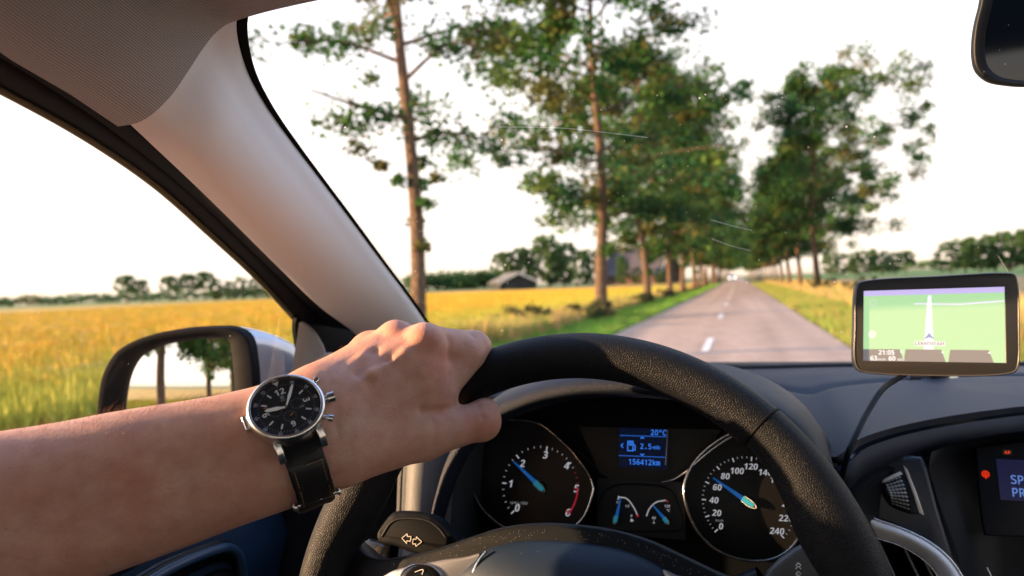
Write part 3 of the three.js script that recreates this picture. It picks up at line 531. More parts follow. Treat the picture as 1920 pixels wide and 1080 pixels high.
// wing mirror
{
  const m = thing('wing_mirror', 'wing mirror with black rim and silver shell outside the driver window', 'mirror');
  m.position.copy(at(335, 722, 0.80)); m.rotation.set(-0.06, 13.0 * D, 0, 'YXZ');
  const P = (u, v, z = 0) => onFrame(m, u, v, z);
  const outer = [[184, 800], [185, 745], [195, 698], [218, 660], [262, 634], [330, 618], [400, 612], [445, 615], [468, 632], [477, 670], [482, 740], [484, 820], [470, 868], [400, 885], [260, 880], [198, 858]].map(([u, v]) => P(u, v));
  const inner = [[216, 800], [219, 750], [231, 700], [250, 671], [290, 650], [350, 638], [405, 634], [424, 640], [431, 668], [437, 740], [441, 812], [425, 842], [380, 850], [270, 846], [225, 832]].map(([u, v]) => P(u, v));
  const o = curve(outer, true).getPoints(90), c = V(P(335, 740).x, P(335, 740).y, 0), N = o.length;
  const i2 = curve(inner, true).getPoints(90);
  const sc = (pts, s, z) => pts.map((p) => V(lerp(c.x, p.x, s), lerp(c.y, p.y, s), z));
  part('rim', sheet([sc(o, 1, -0.03), sc(o, 1.0, -0.006), sc(o, 0.99, 0.002), sc(o, 0.965, 0.005), sc(i2, 1.06, 0.003), sc(i2, 1.01, -0.004), sc(i2, 0.99, -0.016)], true), bumped([0.004, 0.0045, 0.006], 0.6, T.plastic, 0.00006, { specularIntensity: 0.15 }), m, 'black mirror rim');
  const bulge = Array.from({ length: 15 }, (_, k) => { const ring = sc(i2, Math.max(0.003, k / 14), 0); return ring.map((p) => V(p.x, p.y, -0.008 - ((p.x - c.x) ** 2 + (p.y - c.y) ** 2) / (2 * 1.3))); });
  part('mirror_glass', sheet(bulge, true), M.mirror, m, 'mirror glass showing trees behind');
  const shell = []; for (let k = 0; k <= 12; k++) { const t = k / 12, s = Math.sqrt(Math.max(0, 1 - t * t * 0.985)), dx = 0.085 * t; shell.push(o.map((p) => V(lerp(c.x, p.x, s * 1.012) + dx, lerp(c.y, p.y, s * 1.012) - 0.02 * t, -0.008 - 0.11 * t))); }
  part('shell', sheet(shell, true), M.silverPaint, m, 'silver painted mirror shell');
  const b = P(545, 760, -0.06), e = P(640, 800, -0.10);
  part('arm', tube([V(c.x + 0.06, c.y - 0.035, -0.06), b, e], 0.022, false, 30, 14), M.satin, m);
}
// interior mirror
{
  const m = thing('rear_view_mirror', 'black rear-view mirror hanging at the top of the windscreen', 'mirror');
  m.position.copy(at(2050, 62, 0.50)); m.rotation.set(0.10, -8 * D, 2 * D, 'YXZ');
  const P = (u, v) => onFrame(m, u, v, 0);
  const L = [[1848, -25], [1834, 15], [1824, 60], [1822, 105], [1829, 133], [1850, 152], [1885, 160], [1950, 161]].map(([u, v]) => P(u, v));
  const pts = [...L, V(0.09, P(1950, 160).y + 0.004, 0), V(0.12, P(1950, 130).y, 0), V(0.125, P(1950, 40).y, 0), V(0.11, P(1900, -45).y, 0), V(-0.02, P(1900, -55).y, 0)];
  const o = curve(pts, true).getPoints(100), c = V(0.01, P(2050, 62).y, 0), sc = (s, z) => o.map((p) => V(lerp(c.x, p.x, s), lerp(c.y, p.y, s), z));
  part('housing', sheet([sc(0.02, -0.035), sc(0.75, -0.034), sc(0.94, -0.02), sc(1, -0.004), sc(0.995, 0.002), sc(0.97, 0.004), sc(0.90, 0.001), sc(0.89, -0.002)], true), M.black, m);
  part('mirror_glass', extrude(new THREE.Shape(sc(0.9, 0).map((p) => new THREE.Vector2(p.x, p.y))), 0.002, 0, -0.0015), plain([0.05, 0.055, 0.06], 0.05, { metalness: 1 }), m);
  part('stem', tube([V(0.02, 0.02, -0.03), V(0.03, 0.07, -0.05), V(0.03, 0.12, -0.055)], 0.012, false, 20, 10), M.black, m);
}

// ---------- dashboard ----------
function canvasTex(w, h, draw) { const c = document.createElement('canvas'); c.width = w; c.height = h; const x = c.getContext('2d'); draw(x, w, h); const t = new THREE.CanvasTexture(c); t.colorSpace = THREE.SRGBColorSpace; t.magFilter = THREE.LinearFilter; return t; }
const shine = (t, e, rough = 0.25, base = 0.02) => new THREE.MeshPhysicalMaterial({ color: new THREE.Color().setRGB(base, base, base), roughness: rough, emissive: 0xffffff, emissiveMap: t, emissiveIntensity: e });
const dash = thing('dashboard', 'dark grained dashboard with binnacle hood, centre fascia and air vents', 'dashboard');
const lipPts = [V(-0.52, 1.085, -0.60), V(-0.40, 1.088, -0.61), V(-0.345, 1.088, -0.63), V(-0.315, 1.088, -0.70), V(-0.29, 1.09, -0.80), V(-0.2, 1.10, -0.84), V(-0.05, 1.10, -0.84), V(0.02, 1.09, -0.80), V(0.045, 1.085, -0.72)].concat([[1575, 868], [1610, 838], [1660, 818], [1720, 803], [1790, 790], [1860, 780], [1940, 772]].map(([u, v], i) => atHeight(u, v, [1.088, 1.098, 1.102, 1.104, 1.106, 1.107, 1.107][i])), [V(0.45, 1.105, -0.80), V(0.7, 1.095, -0.78), V(1.08, 1.08, -0.72)]);
{
  // top: from the windscreen foot to the lip
  const N = 220, lip = sampleL(lipPts, N), foot = lip.map((p) => V(p.x, 1.118, screenZ(p.x, 1.118) + 0.02));
  const rows = []; for (let j = 0; j <= 40; j++) {
    const t = j / 40; rows.push(lip.map((p, i) => { const q = foot[i].clone().lerp(p, t); q.y += 0.006 * Math.sin(Math.PI * t) - 0.007 * Math.exp(-(((t - 0.42) / 0.03) ** 2)); return q; }));
  }
  part('top_pad', thick(rows, 0.006), M.dash, dash, 'slate grained top of the dashboard');
  part('screen_gasket', tube(foot.filter((_, i) => i % 4 === 0).map((p) => p.clone().add(V(0, 0.004, 0))), 0.006, false, 120), M.rubber, dash);
  const under = [0, 0.25, 0.5, 0.75, 1].map((t) => lip.map((p) => V(p.x, p.y - 0.004 - 0.022 * t, p.z + 0.007 * Math.sin(Math.PI * t * 0.9) - 0.012 * t * t)));
  const rightOf = under.map((r) => r.filter((p) => p.x > 0.055)), leftOf = under.map((r) => r.filter((p) => p.x < -0.34));
  part('lip', thick(rightOf, 0.004), M.dash, dash, 'rounded front lip of the dashboard'); part('lip', thick(leftOf, 0.004), M.dash, dash);
  const drop = under[4], low = drop.map((p) => V(p.x, 0.55, p.z + 0.12));
  part('lower_panel', thick([drop, drop.map((p) => V(p.x, p.y - 0.02, p.z - 0.01)), drop.map((p) => V(p.x, 0.95, p.z + 0.0)), low].map((r) => r.filter((p) => p.x > 0.066)), 0.01), M.black, dash);
  part('lower_panel', thick([drop, drop.map((p) => V(p.x, p.y - 0.02, p.z - 0.01)), drop.map((p) => V(p.x, 0.95, p.z + 0.0)), low].map((r) => r.filter((p) => p.x < -0.345)), 0.01), M.black, dash);
  part('knee_panel', box(0.5, 0.4, 0.02, -0.11, 0.72, -0.50), M.black, dash);
}
// instrument frame: local axes on the dial plane
const K = new THREE.Group(); K.position.copy(at(1160, 880, 0.62)); K.rotation.x = -18 * D; K.updateMatrixWorld(true);
const kp = (u, v, z = 0) => onFrame(K, u, v, z), kw = (u, v, z = 0) => K.localToWorld(kp(u, v, z));
{
  // binnacle hood: inner front arch, outer skin running back to the windscreen
  const arch = [[790, 1130], [800, 1050], [815, 960], [845, 870], [900, 798], [990, 752], [1080, 731], [1180, 727], [1280, 734], [1370, 752], [1450, 788], [1515, 845], [1550, 920], [1566, 1000], [1572, 1090]].map(([u, v]) => kw(u, v, 0.075));
  const A = sampleL(arch, 90), mid = A[45];
  const grow = (p, s, dz, dy) => V(lerp(mid.x, p.x, s), p.y + dy, p.z + dz);
  const skin = [A.map((p) => grow(p, 0.985, -0.012, -0.010)), A.map((p) => grow(p, 1.0, 0.001, -0.003)), A.map((p) => grow(p, 1.008, 0.0, 0.004)), A.map((p) => grow(p, 1.02, -0.008, 0.010)), A.map((p) => grow(p, 1.05, -0.05, 0.014)), A.map((p) => grow(p, 1.06, -0.12, 0.010)), A.map((p) => grow(p, 1.02, -0.20, 0.000)), A.map((p) => grow(p, 0.92, -0.28, -0.014)), A.map((p) => grow(p, 0.8, -0.34, -0.035))];
  part('binnacle_hood', thick(sheetSmooth(skin, 40), 0.003), M.dash, dash, 'arched hood over the instruments');
  part('hood_lining', sheet([A.map((p) => grow(p, 0.985, -0.012, -0.010)), A.map((p) => grow(p, 1.03, -0.05, -0.006)), A.map((p) => grow(p, 1.12, -0.125, -0.004))]), M.black, dash);
  // grey column left of the instruments
  const colL = [[776, 840], [772, 900], [770, 960], [766, 1020], [760, 1120]].map(([u, v]) => kw(u, v, 0.045)), colR = [[852, 840], [846, 900], [842, 960], [838, 1020], [832, 1120]].map(([u, v]) => kw(u, v, 0.045));
  const l = sampleL(colL, 24), r = sampleL(colR, 24);
  part('side_column', thick(l.map((p, j) => Array.from({ length: 16 }, (_, i) => { const s = i / 15; return p.clone().lerp(r[j], s).add(V(0, 0, 0.022 * Math.sin(Math.PI * Math.pow(s, 0.8)))); })), 0.004), M.grey, dash, 'grey grained column left of the instruments');
  part('column_trim', tube(l.map((p) => p.clone().add(V(-0.004, 0, 0.003))), 0.0035, false, 60), M.grey, dash);
  part('column_trim', tube(l.map((p) => p.clone().add(V(-0.011, 0, 0.0))), 0.003, false, 60), M.grey, dash);
  const fill = sampleL([kw(852, 840, 0.045), kw(838, 1020, 0.045), kw(832, 1120, 0.045)], 12);
  part('column_cheek', thick(fill.map((p) => [p, p.clone().add(V(0.003, 0, -0.012)), p.clone().add(V(0.004, 0, -0.06))]), 0.003), bumped([0.03, 0.04, 0.055], 0.5, T.leather, 0.0002), dash);
}
function sheetSmooth(rows, m) {                           // resample rows of points smoothly across the row direction
  const n = rows[0].length, cols = []; for (let i = 0; i < n; i++) cols.push(curve(rows.map((r) => r[i])).getPoints(m));
  return Array.from({ length: m + 1 }, (_, j) => cols.map((c) => c[j]));
}
// instrument cluster
const cluster = thing('instrument_cluster', 'backlit instrument cluster with two dials and a blue trip display', 'instruments');
cluster.position.copy(K.position); cluster.rotation.copy(K.rotation);
{
  const face = extrude(rrect(0.33, 0.165, 0.03, 0.0, -0.014), 0.006, 0.002, -0.034);
  part('backplate', face, plain([0.002, 0.003, 0.004], 0.5, { specularIntensity: 0.3 }), cluster);
  const P = (list, z = 0) => list.map(([u, v]) => kp(u, v, z));
  const tachPx = [[868, 838], [872, 872], [884, 915], [902, 950], [935, 982], [980, 1003], [1030, 1006], [1070, 992], [1095, 968], [1108, 935], [1112, 912], [1104, 890], [1080, 856], [1050, 824], [1014, 796], [975, 787], [930, 790], [890, 805]];
  const speedPx = [[1282, 920], [1287, 893], [1306, 860], [1342, 828], [1385, 806], [1430, 797], [1480, 806], [1515, 830], [1530, 870], [1526, 930], [1510, 985], [1480, 1030], [1440, 1050], [1390, 1049], [1345, 1032], [1310, 1000], [1291, 962]];
  const dials = [
    { name: 'tachometer', label: 'rev counter dial with numbers 0 to 6 and red zone', px: tachPx, hub: [1012, 912], tip: [964, 866] },
    { name: 'speedometer', label: 'speedometer dial with needle between 60 and 80', px: speedPx, hub: [1403, 942], tip: [1337, 896] },
  ];
  const needleMat = new THREE.MeshPhysicalMaterial({ color: new THREE.Color().setRGB(0.01, 0.09, 0.30), roughness: 0.3, emissive: new THREE.Color().setRGB(0.004, 0.06, 0.22), emissiveIntensity: 0.28 });
  const tealMat = new THREE.MeshPhysicalMaterial({ color: new THREE.Color().setRGB(0.04, 0.30, 0.40), roughness: 0.25, emissive: new THREE.Color().setRGB(0.005, 0.09, 0.13), emissiveIntensity: 0.34 });
  const needle = (parent, hub, tip, w, name = 'needle', z = -0.018) => {
    const h = kp(...hub, z), t = kp(...tip, z), d = t.clone().sub(h), L = d.length(), a = Math.atan2(d.y, d.x);
    const bar = new THREE.Shape([[L * 0.12, -w], [L, -w * 0.28], [L, w * 0.28], [L * 0.12, w]].map((q) => new THREE.Vector2(...q)));
    const o = part(name, extrude(bar, 0.0012, 0.0003).rotateZ(a).translate(h.x, h.y, z), needleMat, parent);
    const tail = new THREE.Shape(); tail.moveTo(L * 0.16, -w * 1.1); tail.lineTo(-L * 0.10, -w * 1.0); tail.quadraticCurveTo(-L * 0.22, 0, -L * 0.10, w * 1.0); tail.lineTo(L * 0.16, w * 1.1); tail.closePath();
    part('needle_tail', extrude(tail, 0.0022, 0.0004).rotateZ(a).translate(h.x, h.y, z + 0.001), tealMat, o);
    const ring = []; for (const [x, y] of [[0.15, -1.25], [-0.1, -1.15], [-0.22, 0], [-0.1, 1.15], [0.15, 1.25]]) ring.push(V(x * L, y * w, 0));
    part('needle_edge', tube(ring, w * 0.16, false, 30, 6).rotateZ(a).translate(h.x, h.y, z + 0.003), plain([0.75, 0.75, 0.7], 0.3), o);
    part('hub', new THREE.CylinderGeometry(w * 2.3, w * 2.5, 0.003, 24).rotateX(Math.PI / 2).translate(h.x, h.y, z - 0.002), M.satin, o);
  };
  const glyph = (x, text, px, py, size, col, font = 'bold') => { x.save(); x.translate(px, py); x.transform(1, 0, -0.16, 1, 0, 0); x.font = font + ' ' + size + 'px sans-serif'; x.fillStyle = col; x.textAlign = 'center'; x.textBaseline = 'middle'; x.fillText(text, 0, 0); x.restore(); };
  for (const d of dials) {
    const g = new THREE.Group(); g.name = d.name; g.userData.label = d.label; cluster.add(g);
    const out = curve(P(d.px, 0.004), true).getPoints(160), low = P(d.px, -0.022), inner = curve(low, true).getPoints(160);
    part('bezel', tube(out.slice(0, 160).filter((_, i) => i % 2 === 0), 0.0011, true, 240, 8), M.chrome, g, 'thin bright bezel');
    part('bezel_wall', sheet([out, out.map((p, i) => p.clone().lerp(inner[i], 0.5)), inner]), plain([0.010, 0.012, 0.014], 0.35), g);
    const bb = new THREE.Box3().setFromPoints(low), size = bb.getSize(V()), S = 1024, k = S / size.x, hh = Math.round(size.y * k);
    const X = (p) => (p.x - bb.min.x) * k, Y = (p) => (bb.max.y - p.y) * k, at2 = (u, v) => { const p = kp(u, v, -0.0215); return [X(p), Y(p)]; };
    const t = canvasTex(S, hh, (x) => {
      x.fillStyle = '#010203'; x.fillRect(0, 0, S, hh);
      const tach = d.name === 'tachometer', [hx, hy] = at2(...d.hub);
      const nums = tach ? [['0', 970, 952], ['1', 958, 907], ['2', 980, 869], ['3', 1023, 853], ['4', 1063, 873], ['5', 1081, 916], ['6', 1065, 961]] : [['0', 1352, 987], ['20', 1344, 962], ['40', 1339, 938], ['60', 1345, 914], ['80', 1360, 893], ['100', 1382, 883], ['120', 1408, 875], ['140', 1435, 886], ['160', 1457, 900], ['180', 1474, 920], ['200', 1480, 945], ['220', 1474, 972], ['240', 1457, 996]];
      for (const [s, u, v] of nums) { const [a, b] = at2(u, v); glyph(x, s, a, b, tach ? 72 : 66, '#d8d8e0'); }
      const angs = nums.map(([, u, v]) => { const [a, b] = at2(u, v); return Math.atan2(b - hy, a - hx); }).map((a, i) => { const full = lerp(2.42, 7.0, i / (nums.length - 1)); while (a < full - Math.PI) a += 2 * Math.PI; while (a > full + Math.PI) a -= 2 * Math.PI; return a; });
      const R = (tach ? 78 : 80) / 1297 * 0.63 * k, sub = tach ? 5 : 4;
      for (let i = 0; i < nums.length; i++) for (let q = 0; q < (i < nums.length - 1 ? sub : 1); q++) {
        const a = lerp(angs[i], angs[Math.min(i + 1, angs.length - 1)], q / sub), big = q === 0, red = tach && i + q / sub > 4.3;
        const r1 = R, r0 = R - (big ? 34 : 16); x.strokeStyle = red ? '#b02038' : big ? '#dcdce4' : '#b8b8c0'; x.lineWidth = big ? 9 : 5;
        x.beginPath(); x.moveTo(hx + Math.cos(a) * r0, hy + Math.sin(a) * r0); x.lineTo(hx + Math.cos(a) * r1, hy + Math.sin(a) * r1); x.stroke();
      }
      if (tach) { x.strokeStyle = '#c0223a'; x.lineWidth = 12; x.beginPath(); x.arc(hx, hy, R - 8, angs[5], angs[6]); x.stroke(); const [a, b] = at2(973, 943); glyph(x, 'rpm x 1000', a, b, 26, '#b8b8c0', 'normal'); }
      else { const [a, b] = at2(1349, 976); glyph(x, 'km/h', a, b, 26, '#b8b8c0', 'normal'); }
    });
    const plate = new THREE.ShapeGeometry(new THREE.Shape(inner.map((p) => new THREE.Vector2(p.x, p.y))));
    const pp = plate.attributes.position, uv = plate.attributes.uv; for (let i = 0; i < pp.count; i++) uv.setXY(i, (pp.getX(i) - bb.min.x) / size.x, (pp.getY(i) - bb.min.y) / size.y);
    part('dial_display', plate.translate(0, 0, -0.0215), shine(t, 0.15, 0.4, 0.0015), g, 'backlit dial face');
    needle(g, d.hub, d.tip, 0.0021);
  }
  // trip display
  const scr = (u0, v0, u1, v1, z) => { const a = kp(u0, v1, z), b = kp(u1, v0, z); return new THREE.PlaneGeometry(b.x - a.x, b.y - a.y).translate((a.x + b.x) / 2, (a.y + b.y) / 2, z); };
  const lcd = canvasTex(460, 350, (x, w, h) => {
    x.fillStyle = '#040d24'; x.fillRect(0, 0, w, h); const c = '#3a86ff'; x.strokeStyle = '#2f74e8'; x.lineWidth = 5;
    x.beginPath(); x.moveTo(10, 70); x.lineTo(w - 10, 70); x.moveTo(0, 248); x.lineTo(w - 10, 248); x.stroke();
    x.fillStyle = c; x.font = 'bold 62px monospace'; x.textAlign = 'right'; x.textBaseline = 'middle'; x.fillText('20°C', w - 12, 36);
    x.textAlign = 'left'; x.fillText('2.5', 200, 160); x.font = 'bold 42px sans-serif'; x.fillText('mls', 318, 166);
    x.font = 'bold 62px monospace'; x.textAlign = 'center'; x.fillText('156412km', w / 2 + 10, 298);
    x.lineWidth = 9; x.strokeStyle = c; x.strokeRect(84, 120, 50, 82); x.strokeRect(98, 132, 22, 20); x.beginPath(); x.moveTo(134, 140); x.lineTo(154, 156); x.lineTo(154, 196); x.lineTo(138, 190); x.moveTo(40, 140); x.lineTo(22, 160); x.lineTo(40, 180); x.moveTo(205, 92); x.lineTo(222, 80); x.lineTo(239, 92); x.moveTo(205, 226); x.lineTo(222, 238); x.lineTo(239, 226); x.stroke();
  });
  const td = part('trip_display', scr(1160, 804, 1252, 876, -0.020), shine(lcd, 0.25, 0.25, 0.004), cluster, 'blue trip display');
  part('display_edge', tube([kp(1252, 806, -0.018), kp(1250, 840, -0.018), kp(1248, 872, -0.018)], 0.0005, false, 12, 6), M.silver, td);
  part('display_surround', extrude(new THREE.Shape(P([[1075, 795], [1350, 800], [1320, 850], [1270, 893], [1240, 905], [1150, 903], [1115, 885]]).map((p) => new THREE.Vector2(p.x, p.y))), 0.002, 0, -0.025), plain([0.012, 0.014, 0.014], 0.4), cluster);
  part('pod_edge', tube(P([[1240, 904], [1262, 899], [1290, 880], [1325, 850], [1360, 825], [1384, 812]], 0.0), 0.0011, false, 60, 8), M.chrome, cluster, 'bright edge right of the trip display');
  part('pod_edge', tube(P([[1128, 886], [1108, 868], [1080, 843]], 0.0), 0.0006, false, 30, 8), M.satin, cluster);
  // small gauges
  const small = new THREE.Group(); small.name = 'small_gauges'; small.userData.label = 'fuel and temperature gauges below the trip display'; cluster.add(small);
  const panelPx = [[1122, 985], [1128, 930], [1148, 912], [1200, 908], [1256, 918], [1270, 940], [1279, 990], [1240, 996], [1160, 994]];
  part('panel_edge', tube(P(panelPx, -0.012), 0.0008, true, 90, 6), M.satin, small);
  const a0 = kp(1118, 1000, -0.016), b0 = kp(1284, 904, -0.016), S = 860, k = S / (b0.x - a0.x), HH = Math.round((b0.y - a0.y) * k), q2 = (u, v) => { const p = kp(u, v, -0.016); return [(p.x - a0.x) * k, (b0.y - p.y) * k]; };
  const gt = canvasTex(S, HH, (x) => {
    x.fillStyle = '#05080b'; x.fillRect(0, 0, S, HH); x.lineCap = 'butt';
    const path = (pts, c, w) => { x.strokeStyle = c; x.lineWidth = w; const n = curve(pts.map(([u, v]) => { const q = q2(u, v); return V(q[0], q[1], 0); })).getPoints(30); x.beginPath(); n.forEach((p, i) => (i ? x.lineTo(p.x, p.y) : x.moveTo(p.x, p.y))); x.stroke(); };
    path([[1160, 932], [1175, 935], [1188, 951], [1195, 965]], '#d0d0d8', 13); path([[1195, 965], [1196, 969]], '#d02840', 26); path([[1160, 930], [1159, 937]], '#d0d0d8', 13);
    path([[1212, 968], [1217, 955], [1230, 942], [1248, 938]], '#d0d0d8', 13); path([[1249, 937], [1252, 942]], '#d02840', 12);
    for (const [s, u, v, z] of [['1/1', 1159, 942, 30], ['1/2', 1176, 949, 30], ['0', 1184, 967, 34], ['120', 1251, 949, 34], ['°C', 1253, 957, 34], ['60', 1226, 971, 34]]) { const q = q2(u, v); glyph(x, s, q[0], q[1], z, '#d0d0d8'); }
    const f = q2(1185, 975); x.fillStyle = '#d0d0d8'; x.fillRect(f[0] - 16, f[1] - 10, 22, 26); x.fillRect(f[0] + 8, f[1] - 4, 8, 16);
    const e = q2(1226, 979); x.fillRect(e[0] - 3, e[1] - 16, 6, 24); x.fillRect(e[0] - 14, e[1] + 6, 28, 5);
  });
  part('gauge_display', new THREE.PlaneGeometry(b0.x - a0.x, b0.y - a0.y).translate((a0.x + b0.x) / 2, (a0.y + b0.y) / 2, -0.016), shine(gt, 0.13, 0.4, 0.006), small);
  needle(small, [1155, 974], [1164, 934], 0.0014, 'needle', -0.013); needle(small, [1249, 976], [1224, 947], 0.0014, 'needle', -0.013);
}
// centre fascia
{
  const f = new THREE.Group(); f.name = 'centre_fascia'; f.userData.label = 'dark centre fascia with radio display and vents';
  f.position.copy(at(1740, 980, 0.60)); f.rotation.set(-16 * D, -4 * D, 0, 'YXZ'); dash.add(f);
  const P = (u, v, z = 0) => onFrame(f, u, v, z), PL = (l, z = 0) => l.map(([u, v]) => P(u, v, z)), S2 = (l, z = 0) => new THREE.Shape(PL(l, z).map((p) => new THREE.Vector2(p.x, p.y)));
  const panelM = bumped([0.018, 0.024, 0.036], 0.35, T.plastic, 0.00004);
  part('left_cheek', extrude(S2([[1560, 868], [1600, 862], [1690, 852], [1728, 856], [1742, 880], [1760, 950], [1785, 1030], [1840, 1180], [1830, 1180], [1822, 1125], [1803, 1080], [1777, 1046], [1741, 1018], [1690, 993], [1640, 976], [1600, 962], [1560, 955]]), 0.02, 0.004, -0.022), panelM, f, 'slate panel beside the steering wheel');
  part('radio_housing', sheet([[[1744, 848], [1800, 828], [1880, 812], [1990, 800]], [[1738, 880], [1800, 850], [1880, 838], [1990, 826]], [[1762, 955], [1815, 930], [1890, 900], [1990, 880]], [[1790, 1030], [1835, 1000], [1900, 985], [1990, 980]], [[1830, 1180], [1850, 1160], [1910, 1150], [1990, 1150]]].map((r, j) => PL(r, -0.006).map((p, i) => V(p.x, p.y, [0.002, -0.035, -0.045, -0.04][i] * (j === 0 ? 0.3 : 1))))), M.black, f);
  part('radio_face', extrude(S2([[1832, 838], [1990, 820], [1990, 1010], [1850, 1005], [1842, 960]], -0.02), 0.004, 0.001, -0.03), M.satin, f, 'black radio face');
  // radio display and small lit symbols
  const rd = canvasTex(300, 200, (x, w, h) => { x.fillStyle = '#10123f'; x.fillRect(0, 0, w, h); x.fillStyle = '#6f9cf0'; x.font = 'bold 56px monospace'; x.textBaseline = 'middle'; x.fillText('SPORT', 58, 98); x.fillText('PRESET', 58, 160); });
  const d0 = P(1876, 937, -0.024), d1 = P(1986, 866, -0.024);
  part('radio_display', new THREE.PlaneGeometry(d1.x - d0.x, d1.y - d0.y).translate((d0.x + d1.x) / 2, (d0.y + d1.y) / 2, -0.0245), shine(rd, 0.19, 0.3, 0.004), f, 'violet blue radio display');
  const lampM = new THREE.MeshStandardMaterial({ color: 0x200500, emissive: 0xff3810, emissiveIntensity: 0.2 });
  const s0 = P(1848, 889, -0.0245);
  const sym = [new THREE.TorusGeometry(0.0026, 0.0005, 6, 24).translate(s0.x, s0.y, s0.z), new THREE.TorusGeometry(0.0014, 0.0004, 6, 20).translate(s0.x, s0.y, s0.z), new THREE.CylinderGeometry(0.0005, 0.0005, 0.006, 6).translate(s0.x, s0.y - 0.001, s0.z)];
  part('warning_light', merge(sym), lampM, f, 'orange lit symbol');
  const at1 = canvasTex(64, 40, (x) => { x.fillStyle = '#000'; x.fillRect(0, 0, 64, 40); x.fillStyle = '#ff4a18'; x.font = 'bold 34px sans-serif'; x.textAlign = 'center'; x.textBaseline = 'middle'; x.fillText('AF', 32, 21); });
  const s1 = P(1889, 848, -0.0245);
  part('warning_light', new THREE.PlaneGeometry(0.0075, 0.0047).translate(s1.x, s1.y, s1.z), shine(at1, 0.24, 0.4, 0.002), f, 'orange lit letters');
  // ribbed thumb wheel in its recess
  const kn = [[1648, 905], [1662, 893], [1690, 884], [1706, 902], [1722, 950], [1724, 963], [1700, 962], [1665, 945]];
  part('wheel_recess', extrude(shapeOf(PL(kn, 0.0005).map((p) => p.clone().multiplyScalar(1)), true), 0.002, 0.001, 0.0005), M.satin, f);
  const wheelTop = sampleL([P(1653, 906, 0.004), P(1690, 888, 0.004)], 7), wheelBot = sampleL([P(1668, 944, 0.003), P(1710, 962, 0.003)], 7);
  const rib = [];
  part('thumb_wheel', thick(Array.from({ length: 12 }, (_, j) => wheelTop.map((p, i) => { const s = j / 11; return p.clone().lerp(wheelBot[i], s).add(V(0, 0, 0.010 * Math.sin(Math.PI * s))); })), 0.002), M.satin, f, 'ribbed thumb wheel');
  for (let i = 0; i < 5; i++) { const a = wheelTop[i + 1], b = wheelBot[i + 1]; for (let j = 0; j < 9; j++) { const s = (j + 0.6) / 9.4, p = a.clone().lerp(b, s); rib.push(new THREE.SphereGeometry(0.0016, 8, 6).scale(1, 0.75, 0.9).translate(p.x, p.y, p.z + 0.010 * Math.sin(Math.PI * s) + 0.0024)); } }
  part('ribs', merge(rib), bumped([0.34, 0.32, 0.30], 0.4, T.plastic, 0.00004), f);
  part('wheel_marker', tube([P(1654, 904, 0.006), P(1672, 895, 0.007), P(1690, 887, 0.006)], 0.0017, false, 20, 8), plain([0.8, 0.76, 0.68], 0.4), f, 'pale bar at the top of the thumb wheel');
  part('recess_trim', extrude(S2([[1692, 872], [1700, 880], [1718, 925], [1732, 966], [1722, 962], [1708, 920]]), 0.002, 0.0006, 0.001), M.silver, f);
  // air vent with silver trim and slats
  const top = PL([[1618, 962], [1640, 974], [1690, 992], [1740, 1017], [1775, 1045], [1800, 1078], [1818, 1120], [1825, 1180]], 0.006), bot = PL([[1618, 990], [1642, 1006], [1686, 1021], [1724, 1042], [1747, 1062], [1765, 1090], [1776, 1122], [1782, 1180]], 0.006);
  const a = sampleL(top, 40), b = sampleL(bot, 40);
  part('vent_trim', thick(a.map((p, j) => Array.from({ length: 9 }, (_, i) => { const s = i / 8; return p.clone().lerp(b[j], s).add(V(0, 0, 0.006 * Math.sin(Math.PI * Math.pow(s, 0.7)) - 0.004 * s)); })), 0.003), plain([0.80, 0.79, 0.78], 0.45), f, 'silver curved vent trim');
  part('trim_edge', tube(a.map((p) => p.clone().add(V(0.0008, 0.0008, 0.001))), 0.0007, false, 80, 6), M.chrome, f);
  part('trim_edge', tube(b.map((p) => p.clone().add(V(-0.0006, -0.0006, 0.0))), 0.0006, false, 80, 6), M.chrome, f);
  part('vent_well', sheet([b.map((p) => p.clone().add(V(0, 0, -0.004))), b.map((p) => V(p.x, p.y, -0.03)), b.map((p) => V(P(1600, 1100).x, p.y - 0.02, -0.03))]), M.rubber, f);
  for (const [u0, v0, u1, v1] of [[1640, 1000, 1690, 1110], [1688, 1013, 1735, 1110], [1722, 1030, 1768, 1120]]) {
    const p = P(u0, v0, 0.002), q = P(u1, v1, 0.002), d = q.clone().sub(p).normalize(), n = V(-d.y, d.x, 0);
    const sl = part('slat', thick([p, q].map((e) => [e.clone(), e.clone().addScaledVector(n, -0.003).add(V(0, 0, -0.022))]), 0.0016), M.satin, f);
    part('slat_lit_edge', tube([p, p.clone().lerp(q, 0.5), q], 0.0010, false, 20, 6), plain([0.16, 0.155, 0.15], 0.4), sl);  // pale grey tube paints the light caught on the slat front
  }
  part('button_edge', tube([P(1850, 1064, -0.008), P(1858, 1080, -0.008), P(1866, 1110, -0.008)], 0.0006, false, 12), M.silver, f);
}
